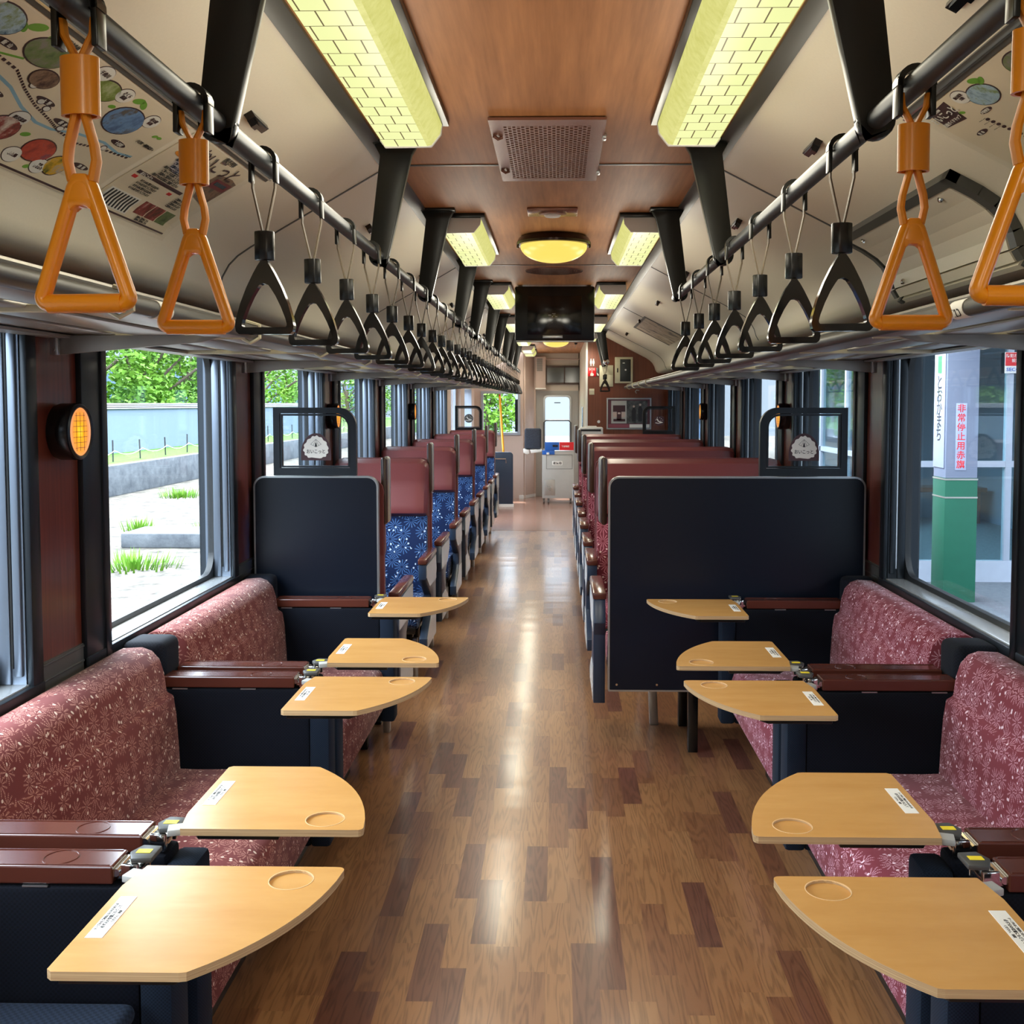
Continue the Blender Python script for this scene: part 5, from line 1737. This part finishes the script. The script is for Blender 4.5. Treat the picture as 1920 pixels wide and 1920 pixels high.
for (xx, yy) in ((-.2, FY + .04), (-.13, FY - .0), (.2, FY + .04), (-.2, FY + .3), (.2, FY + .3)):
    m = MB().lathe([(.001, -.012), (.028, -.012), (.03, 0), (.028, .012), (.001, .012)], (xx, yy, .03), 14, axis='x')
    m.box(xx - .015, xx + .015, yy - .015, yy + .015, .05, .082)
    m.build('castor', M['grey_trim'], t)

t = thing('fold_up_seat', 'dark grey speckled folded seat with white underside on the far beige column', 'seat', (-.38, 16.3, 1.0))
MB().box(-.50, -.245, 16.25, 16.42, .80, 1.115, bev=.03, seg=3).build('cushion', M['cloth_grey'], t)
MB().prism([(-.52, .805), (-.43, .790), (-.425, .735), (-.46, .720), (-.515, .745)], 16.22, 16.44, bev=.004).build('bracket', M['white'], t)
MB().prism([(-.415, .790), (-.24, .795), (-.24, .760), (-.40, .740)], 16.22, 16.44, bev=.004).build('underside', M['white'], t)
MB().box(-.50, -.40, 16.42, 16.80, .78, .86).build('arm', M['steel'], t)

t = thing('wheelchair_partition', 'low dark blue partition with chrome handle beyond the left seats', 'partition', (-.85, 15.4, 0))
MB().prism(rrect(-1.28, .04, -.64, .795, .05, 5, (0, 0, 1, 0)), 15.38, 15.42, bev=.003).build('panel', M['navy_paint'], t)
MB().tube([(-.95, 15.37, .70), (-.95, 15.32, .70), (-.74, 15.32, .70), (-.74, 15.34, .64)], .009, 8).build('handle', M['chrome'], t)
MB().box(-1.28, -.63, 15.37, 15.43, 0, .042).build('base_strip', M['white'], t)

t = thing('yellow_pole', 'slanting yellow pole leaning by the left cab window', 'pole', (-.8, 15.9, 0))
m = MB().tube([(-.86, 15.95, 1.60), (-.83, 15.85, 1.2), (-.795, 15.7, .80)], .017, 10)
m.build('shaft', M['yellow_pole'], t)
MB().cyl((-.865, 15.95, 1.60), (-.86, 15.95, 1.63), .012, 8).build('tip', M['red'], t)
MB().cyl((-.795, 15.7, .80), (-.76, 15.55, .0), .016, 10).build('lower_shaft', M['yellow_pole'], t)

t = thing('equipment_box', 'beige wall box with louvre, left of the dark fanlight above the doorway', 'box', (-.28, 17.0, 2))
MB().box(-.345, -.185, 16.95, 17.2, 1.74, 2.235, bev=.008).build('case', M['beige'], t)
MB().box(-.35, -.18, 16.94, 17.2, 1.72, 1.742, bev=.004).build('base_rim', M['white'], t)
m = MB()
for k in range(14): m.box(-.325, -.235, 16.944, 16.951, 2.01 + k * .0145, 2.018 + k * .0145)
m.build('louvre', M['grey_trim'], t)
tag(MB().tube([(-.20, 17.08, 2.20), (.38, 17.08, 2.20)], .012, 8).build('blind_roll', M['beige']), 'horizontal pink-beige roll above the dark fanlight', 'blind')

CY = 12.6
t = thing('wall_cabinet', 'cream cabinet with grey mesh window high on the brown compartment wall', 'cabinet', (.78, CY, 1.9))
MB().box(.675, .885, CY - .03, CY, 1.735, 2.04, bev=.004).build('case', M['cream_metal'], t)
MB().box(.735, .86, CY - .034, CY - .028, 1.755, 2.015, bev=.002).build('mesh_window', M['rail'], t)
MB().box(.765, .79, CY - .037, CY - .033, 1.965, 1.975).build('latch', M['white'], t)
MB().lathe([(.011, 0), (.009, -.004), (.001, -.004)], (.80, CY - .034, 1.89), 12, axis='y').build('knob', M['white'], t)
m = MB(); m.box(.700, .712, CY - .033, CY - .029, 1.86, 1.91); m.build('marking', M['ink'], t)
t = thing('access_panel', 'plain cream panel between the red emergency sign and the cream cabinet', 'panel', (.56, CY, 1.85))
MB().box(.495, .655, CY - .014, CY, 1.695, 1.945, bev=.003).build('plate', M['cream_metal'], t)
MB().box(.60, .655, CY - .018, CY - .013, 1.72, 1.83, bev=.002).build('inset', M['cream_metal'], t)
t = thing('emergency_sign', 'red square emergency sign with white letters and hand on the brown wall', 'sign', (.41, CY, 1.85))
o = MB().box(.360, .455, CY - .006, CY, 1.815, 1.915, bev=.001).build('plate', M['red'], t)
text('lettering', 'SOS', .036, lambda u, v, w: Vector((.407 + u * 1.15, CY - .0065 - w, 1.897 + v)), M['paper'], o, .0004)
m = MB()
m.box(.404, .411, CY - .0075, CY - .006, 1.852, 1.878)
m.prism([(.386, 1.825), (.392, 1.856), (.400, 1.852), (.401, 1.866), (.409, 1.866), (.410, 1.852), (.418, 1.852), (.427, 1.845), (.427, 1.828), (.418, 1.820), (.395, 1.820)], CY - .0075, CY - .006)
m.build('hand_symbol', M['paper'], o)
MB().box(.457, .487, CY - .012, CY, 1.825, 1.915, bev=.002).build('button_box', M['grey_trim'], t)
MB().prism([(.462, 1.86), (.485, 1.84), (.487, 1.822), (.470, 1.826)], CY - .020, CY - .012).build('arrow', M['paper'], t)
t = thing('toilet_sign', 'white man and woman pictogram above the red emergency sign', 'sign', (.41, CY, 1.98))
for xx in (.395, .425):
    m = MB().prism([(xx - .012, 1.965), (xx + .012, 1.965), (xx + .010, 2.0), (xx, 2.006), (xx - .010, 2.0)], CY - .002, CY + .001)
    m.box(xx - .006, xx + .006, CY - .002, CY + .001, 1.938, 1.968)
    m.lathe([(.0075, 0), (.0075, -.002), (.0005, -.002)], (xx, CY, 2.014), 10, axis='y')
    m.build('figure', M['paper'], t)
t = thing('notice_plate', 'small green and white notice plate low on the brown wall edge', 'sign', (.41, CY, 1.63))
MB().box(.375, .435, CY - .004, CY, 1.60, 1.67, bev=.001).build('plate', M['cream_metal'], t)
MB().box(.380, .430, CY - .006, CY - .003, 1.63, 1.65).build('green_band', M['cream_dark'], t)
t = thing('wall_button', 'small white oval plate left of the framed photo poster', 'plate', (.488, CY, 1.28))
MB().lathe([(.018, 0), (.016, -.006), (.001, -.007)], (.488, CY, 1.282), 16, axis='y').build('plate', M['white'], t)
t = thing('ticket_machine', 'white tray-like box with a dark slot mounted before the brown wall', 'box', (.4, 12.3, 1.2))
MB().box(.255, .52, 12.12, 12.40, 1.135, 1.225, bev=.01).build('case', M['white'], t)
MB().box(.235, .495, 12.112, 12.122, 1.182, 1.205, bev=.002).build('slot', M['ink'], t)
MB().box(.33, .45, 12.15, 12.35, 1.222, 1.238, bev=.004).build('lid', M['white'], t)
MB().box(.30, .34, 12.40, 12.60, 1.15, 1.20).build('mount', M['grey_trim'], t)
t = thing('framed_poster', 'framed poster with a railcar and two people in dark suits on the brown wall', 'poster', (.83, CY, 1.35))
px0, px1, pz0, pz1 = .580, 1.105, 1.192, 1.562
MB().ring(rrect(px0, pz0, px1, pz1, .004, 2), rrect(px0 + .016, pz0 + .016, px1 - .016, pz1 - .016, .003, 2), CY - .018, CY).build('frame', M['silver'], t)
MB().box(px0 + .014, px1 - .014, CY - .008, CY - .002, pz0 + .014, pz1 - .014).build('sheet', plain('poster_plum', rgb(96, 50, 62), 0.4), t)
MB().box(.635, .815, CY - .0095, CY - .0078, 1.262, 1.530).build('photo', M['grey_paint'], t)
MB().box(.815, 1.06, CY - .0095, CY - .0078, 1.262, 1.530).build('photo', pic('photo_station', [(0.35, rgb(40, 42, 44)), (0.6, rgb(90, 92, 92)), (0.75, rgb(170, 170, 165))], 14), t)
m = MB()
m.box(.655, .80, CY - .0115, CY - .0094, 1.40, 1.475); m.box(.70, .755, CY - .0118, CY - .0094, 1.30, 1.475); m.box(.66, .80, CY - .0118, CY - .0094, 1.285, 1.315)
m.build('railcar_dark', M['plum'], t)
m = MB(); m.box(.655, .70, CY - .0115, CY - .0094, 1.335, 1.395); m.box(.755, .80, CY - .0115, CY - .0094, 1.335, 1.395); m.box(.712, .743, CY - .013, CY - .0117, 1.372, 1.392)
m.build('railcar_cream', M['beige'], t)
for (xx, h) in ((.90, .0), (.975, .02)):
    m = MB().prism([(xx - .022, 1.285), (xx + .022, 1.285), (xx + .026, 1.41 + h), (xx + .012, 1.445 + h), (xx - .012, 1.445 + h), (xx - .026, 1.41 + h)], CY - .0115, CY - .0094)
    m.build('figure_print', M['ink'], t)
    MB().lathe([(.013, 0), (.013, -.002), (.0005, -.002)], (xx, CY - .0095, 1.462 + h), 12, axis='y').build('face_print', M['beige'], t)
MB().box(.60, .845, CY - .0095, CY - .0078, 1.212, 1.252).build('caption_bar', plain('caption_rose', rgb(140, 70, 84), 0.5), t)
MB().box(.85, 1.085, CY - .0095, CY - .0078, 1.212, 1.252).build('caption_bar', M['paper'], t)
tag(MB().tube([(.93, CY - .02, 1.615), (.915, CY - .02, 1.635), (.93, CY - .02, 1.655), (.96, CY - .02, 1.65)], .006, 6).build('wall_hook', M['steel']), 'small metal ring hook below the cream cabinet', 'hook')
t = thing('camera_dome', 'small dark sensor on the ceiling beside the far dome lamp', 'sensor', (.2, 13.3, CZ))
MB().lathe([(.02, CZ), (.018, CZ - .02), (.001, CZ - .026)], (.245, 14.2, 0), 12).build('body', M['ink'], t)
MB().tube([(.24, 14.2, CZ - .02), (.235, 14.2, CZ - .07)], .004, 6).build('stem', M['steel'], t)

# ---------------------------------------------------------------- outdoors, left: ballast, kerb wall, fence, long pale wall, trees
GZ = -1.25
struct(MB().box(-60, -1.6, -20, 90, GZ - .3, GZ).build('ground_left', M['ballast']))
struct(MB().box(6.2, 70, -20, 90, GZ - .3, GZ).build('ground_right', M['ballast']))
struct(MB().box(-1.6, 6.2, 18.2, 90, GZ - .3, GZ).build('ground_ahead', M['ballast']))
tag(MB().box(-13.4, -13.1, -10, 90, GZ, -.34, bev=.02).build('kerb_wall', M['concrete']), 'low grey concrete retaining wall beyond the tracks outside the left windows', 'wall')
struct(MB().prism([(-30, GZ), (-13.38, GZ), (-13.38, -.38), (-30, -.30)], -10, 140).build('ground_bank', M['grass']))
t = thing('long_wall', 'long pale blue wall with a white ribbed cap outside the left windows', 'wall', (-16.5, 15, 0))
MB().box(-16.8, -16.5, -10, 74, -.6, 1.28).build('wall_face', M['blue_wall'], t)
m = MB()
for i, z in enumerate((1.28, 1.36, 1.44)):
    m.box(-17.2, -16.42 - i * .05, -10, 74, z, z + .05, bev=.01)
m.box(-17.2, -16.6, -10, 74, 1.28, 1.5)
m.build('wall_cap', M['white_cap'], t)
for i in range(28):
    y = 20.0 + i * 2.3 + random.uniform(-.1, .1)
    h = random.uniform(.72, .85)
    o = MB().tube([(-14.2, y, -.45), (-14.2 + random.uniform(-.01, .01), y + random.uniform(-.06, .06), -.45 + h)], .025, 6).build('fence_post', M['ink'])
    tag(o, 'thin dark fence post standing in the grass before the pale blue wall', 'post', 'thin posts along the grass bank')
m = MB()
for i in range(27):
    y = 20.0 + i * 2.3
    m.tube([(-14.15, y + 2.3 * f, -.02 - .16 * (1 - (2 * f - 1) ** 2)) for f in (0, .2, .4, .6, .8, 1)], .008, 4)
tag(m.build('fence_rope', M['white']), 'thin pale rope sagging between the dark fence posts', 'rope')

def tree(x, y, h, r, label, n=1900, lean=0):
    t = thing('leafy_tree', label, 'tree', (x, y, GZ), 'trees behind the pale blue wall')
    m = MB()
    z0 = GZ + .2
    top = GZ + h
    m.tube([(x, y, z0 - .3), (x + .1, y + .1, z0 + h * .25), (x + lean, y, z0 + h * .55)], .22, 8)
    for k in range(7):
        a = k * 2.4
        m.tube([(x + lean * .4, y, z0 + h * (.22 + .04 * k)), (x + math.cos(a) * r * .35, y + math.sin(a) * r * .35, z0 + h * (.4 + .04 * k)), (x + math.cos(a) * r * .75, y + math.sin(a) * r * .75, z0 + h * (.55 + .05 * k))], .075, 6)
    m.build('trunk', M['bark'], t)
    bm = bmesh.new()
    cl = []
    for k in range(70):
        a = random.uniform(0, 2 * PI); rr = r * math.sqrt(random.random()); zz = random.uniform(.2, 1.0)
        k_ = math.sqrt(max(.05, 1 - ((zz - .55) / .6) ** 2))
        cl.append(Vector((x + math.cos(a) * rr * k_, y + math.sin(a) * rr * k_, GZ + h * zz)))
    for i in range(n):
        c = random.choice(cl)
        p = c + Vector((random.gauss(0, .45), random.gauss(0, .45), random.gauss(0, .34)))
        s = random.uniform(.09, .20)
        u = Vector((random.gauss(0, 1), random.gauss(0, 1), random.gauss(0, .5))).normalized()
        w = u.cross(Vector((random.gauss(0, 1), random.gauss(0, 1), random.gauss(0, 1)))).normalized()
        vs = [bm.verts.new(p + u * s), bm.verts.new(p + w * s * .6), bm.verts.new(p - u * s), bm.verts.new(p - w * s * .6)]
        bm.faces.new(vs)
    me = bpy.data.meshes.new('foliage')
    bm.to_mesh(me); bm.free()
    me.materials.append(M['leaf'])
    o = bpy.data.objects.new('foliage', me)
    C.objects.link(o)
    o.parent = t
    o.matrix_parent_inverse = Matrix.Translation(t.location).inverted()
    return t
TW = ['out of the near edge of the big left window', 'at the left part of the big left window view', 'filling the middle of the big left window view', 'at the right part of the big left window view', 'seen through the second left window, left half', 'seen through the second left window, right half', 'seen through the third left window', 'farthest of the row behind the pale wall']
for i, (x, y, h, r) in enumerate(((-22, 40, 7.6, 3.6), (-23, 48.5, 8.2, 3.9), (-22.5, 57.5, 8.0, 4.0), (-23, 66.5, 8.2, 3.9), (-22, 77, 7.6, 4.2), (-22.5, 90, 7.4, 4.2), (-21, 106, 6.8, 4.0), (-19, 128, 6.4, 4.2))):
    tree(x, y, h, r, 'bright green leafy tree %s' % TW[i], 9000 if i in (1, 2, 3) else 3500)
tree(-4.4, 64, 5.0, 2.2, 'green tree ahead of the train seen through the cab window', 3000)
tree(4.6, 78, 5.6, 2.4, 'green tree far ahead seen right of the end door window', 2500)
def tuft(x, y, z, label, n=60, s=.22):
    bm = bmesh.new()
    for i in range(n):
        a = random.uniform(0, 2 * PI); rr = random.uniform(0, s)
        b = Vector((x + math.cos(a) * rr, y + math.sin(a) * rr, z))
        tip = b + Vector((math.cos(a) * .1, math.sin(a) * .1, random.uniform(.12, .3)))
        w = Vector((-math.sin(a), math.cos(a), 0)) * .02
        bm.faces.new([bm.verts.new(b - w), bm.verts.new(b + w), bm.verts.new(tip)])
    me = bpy.data.meshes.new('weed_tuft')
    bm.to_mesh(me); bm.free(); me.materials.append(M['leaf'])
    o = bpy.data.objects.new('weed_tuft', me); C.objects.link(o)
    return tag(o, label, 'weeds', 'weed tufts on the gravel')
tuft(-11.0, 31, GZ, 'green weed tuft in the middle of the gravel outside the big left window', 200, .7)
tuft(-9.1, 22.9, GZ, 'small weed tuft left on the gravel outside the big left window', 90, .4)
tuft(-7.1, 17.6, GZ, 'low weed patch at the lower left of the big left window view', 200, .8)
tuft(-7.4, 22.6, GZ, 'scattered weed patch just beyond the grey slab on the gravel', 80, .5)
tag(MB().box(-8.3, -6.6, 20, 21.2, GZ, GZ + .28, bev=.03).build('concrete_slab', M['concrete']), 'grey slab half buried in the gravel outside the big left window', 'slab')
# buildings far left and ahead
def building(name, x0, x1, y0, y1, z1, label, mat, rows, cols, face='x'):
    t = thing(name, label, 'building', ((x0 + x1) / 2, (y0 + y1) / 2, GZ))
    MB().box(x0, x1, y0, y1, GZ, z1).build('walls', mat, t)
    MB().box(x0 - .2, x1 + .2, y0 - .2, y1 + .2, z1, z1 + .25).build('roof', M['white_cap'], t)
    for r in range(rows):
        for c in range(cols):
            z = GZ + 1.2 + r * 2.4
            if face == 'x':
                y = y0 + (y1 - y0) * (c + .25) / cols
                xx = x1 if x1 < 0 else x0
                MB().box(xx - .03, xx + .03, y, y + (y1 - y0) / cols * .5, z, z + 1.2).build('window', M['window_dark'], t)
            else:
                x = x0 + (x1 - x0) * (c + .25) / cols
                MB().box(x, x + (x1 - x0) / cols * .5, y0 - .03, y0 + .03, z, z + 1.2).build('window', M['window_dark'], t)
    return t
building('office_building', -42, -32, 80, 170, 4.4, 'pale blue building far behind the trees on the left', M['blue_build'], 2, 14)
building('shed_building', -22, -14, 150, 175, 4.2, 'low pale shed ahead on the left beyond the grass bank', M['blue_wall'], 1, 5, 'y')

# ---------------------------------------------------------------- outdoors, right: platform, pillar, glazed waiting room
PZ = -.10
struct(MB().box(1.75, 6.2, -12, 19, GZ, PZ).build('ground_platform', M['platform']))
t = thing('platform_pillar', 'square platform pillar, grey above and green below, with red Japanese letters', 'pillar', (3.22, 8.7, PZ))
MB().box(3.10, 3.36, 8.57, 8.85, PZ, .90, bev=.006).build('green_lower_part', M['post_green'], t)
MB().box(3.103, 3.357, 8.573, 8.847, .90, 3.4, bev=.006).build('grey_upper_part', M['post_grey'], t)
for z in (.885, .74):
    MB().ring(rrect(3.097, 8.567, 3.363, 8.853, .006, 2), rrect(3.101, 8.571, 3.359, 8.849, .006, 2), z, z + .012, axis='z').build('steel_band', M['steel'], t)
o = MB().box(3.095, 3.10, 8.60, 8.84, .98, 2.10, bev=.001).build('station_sign', M['post_pale'], t)
for i, ch in enumerate('とおかまち'):
    text('lettering', ch, .13, lambda u, v, w: Vector((3.0945 - w, 8.72 - u, 1.66 - i * .105 + v)), M['ink'], o, .0004)
MB().box(3.093, 3.096, 8.68, 8.76, 1.74, 1.88).build('green_stripe', plain('sign_green', rgb(60, 180, 90), 0.5), o)
m = MB().box(3.092, 3.095, 8.66, 8.78, 1.90, 2.00); m.build('number_plate', M['paper'], o)
o = MB().box(3.175, 3.262, 8.566, 8.571, .965, 1.50, bev=.001).build('red_letter_plate', M['post_pale'], t)
for i, ch in enumerate('非常停止用赤旗'):
    text('lettering', ch, .070, lambda u, v, w: Vector((3.218 + u, 8.5655 - w, 1.455 - i * .0745 + v)), M['red'], o, .0004)

t = thing('waiting_room', 'glazed platform waiting room with white frames behind the green pillar', 'shelter', (4.3, 10.5, PZ))
WY = 9.6
xs = [3.18, 3.62, 4.02, 4.20, 4.62, 5.1, 5.6]
m = MB()
m.box(3.16, 5.9, WY - .04, WY + .04, PZ, PZ + .19)
m.box(3.16, 5.9, WY - .03, WY + .03, .93, .985)
m.box(3.16, 5.9, WY - .04, WY + .04, 2.0, 2.6)
m.box(3.16, 3.22, WY, WY + 5.5, PZ, PZ + .19); m.box(3.16, 3.22, WY, WY + 5.5, .93, .985); m.box(3.16, 3.22, WY, WY + 5.5, 2.0, 2.6)
m.build('rails', M['alu'], t)
for x in xs:
    MB().box(x - .028, x + .028, WY - .035, WY + .035, PZ + .1, 2.05, bev=.004).build('post', M['alu'], t)
for y in (10.7, 11.8, 12.9, 14.0, 15.1):
    MB().box(3.16, 3.22, y - .03, y + .03, PZ + .1, 2.05, bev=.004).build('post', M['alu'], t)
MB().box(3.2, 5.9, WY - .004, WY + .004, PZ + .15, 2.0).build('glass_front', M['glass_green'], t)
MB().box(3.186, 3.194, WY, WY + 5.5, PZ + .15, 2.0).build('glass_side', M['glass_green'], t)
MB().box(3.1, 5.95, WY - .1, WY + 5.6, 2.6, 2.75).build('roof', M['alu'], t)
MB().box(3.2, 5.9, WY + 5.4, WY + 5.5, PZ, 2.6).build('back_wall', M['blue_wall'], t)
MB().box(5.8, 5.9, WY, WY + 5.5, PZ, 2.6).build('end_wall', M['blue_wall'], t)
m = MB().box(3.5, 5.7, WY + 4.6, WY + 5.1, .32, .38, bev=.01)
for xx in (3.6, 4.6, 5.6): m.box(xx - .03, xx + .03, WY + 4.65, WY + 5.05, PZ, .33)
tag(m.build('waiting_bench', M['arm_wood']), 'long wooden bench inside the glazed waiting room', 'bench')
o = MB().box(3.96, 4.14, WY - .05, WY - .041, 1.765, 1.95).build('security_sticker', M['paper'], t)
MB().box(3.963, 4.137, WY - .052, WY - .0495, 1.83, 1.947).build('red_field', M['red'], o)
text('lettering', '防犯カメラ', .033, lambda u, v, w: Vector((4.05 + u, WY - .0525 - w, 1.917 + v)), M['paper'], o, .0004)
text('lettering', '設置', .033, lambda u, v, w: Vector((4.05 + u, WY - .0525 - w, 1.875 + v)), M['paper'], o, .0004)
text('lettering', 'SECOM', .042, lambda u, v, w: Vector((4.05 + u * 1.15, WY - .0525 - w, 1.797 + v)), M['blue'], o, .0004)
t = thing('shade_canopy', 'unseen flat canopy added over the platform to shade the right windows', 'canopy', (4, 5, 3.4))
MB().box(1.95, 6.2, -12, 17, 3.4, 3.55).build('roof', M['white_cap'], t)  # out of view, added to keep daylight off the right side
m = MB()
for y in range(-11, 17, 3): m.box(2.0, 6.1, y, y + .12, 3.22, 3.4)
m.build('beams', M['alu'], t)
building('station_building', 13, 22, 0, 60, 6.5, 'long pale blue building beyond the platform on the right', M['blue_build'], 3, 16)
def rails(x, y0_, y1_, label, bend=0):
    t = thing('railway_track', label, 'track', (x, y0_, GZ), 'railway tracks outside')
    for s in (-.53, .53):
        m = MB()
        m.tube([(x + s + bend * ((yy - y0_) / (y1_ - y0_)) ** 2, yy, GZ + .16) for yy in [y0_ + (y1_ - y0_) * j / 12 for j in range(13)]], .035, 6)
        m.build('rail', M['rail'], t)
    m = MB()
    n_ = int((y1_ - y0_) / .7)
    for j in range(n_):
        yy = y0_ + .7 * j
        bx_ = bend * ((yy - y0_) / (y1_ - y0_)) ** 2
        m.box(x + bx_ - .95, x + bx_ + .95, yy, yy + .22, GZ, GZ + .11)
    o = m.build('sleepers', M['concrete'], t)
    o['kind'] = 'stuff'
rails(-4.4, -8, 60, 'railway track on the gravel close outside the left windows')
rails(0, 19, 80, 'railway track ahead of the train, curving right in the end door window', 9)
rails(8.2, -8, 60, 'railway track beyond the platform outside the right windows')
building('town_building', 3, 12, 84, 92, 7, 'pale building straight ahead seen through the end door window', M['blue_build'], 3, 5, 'y')
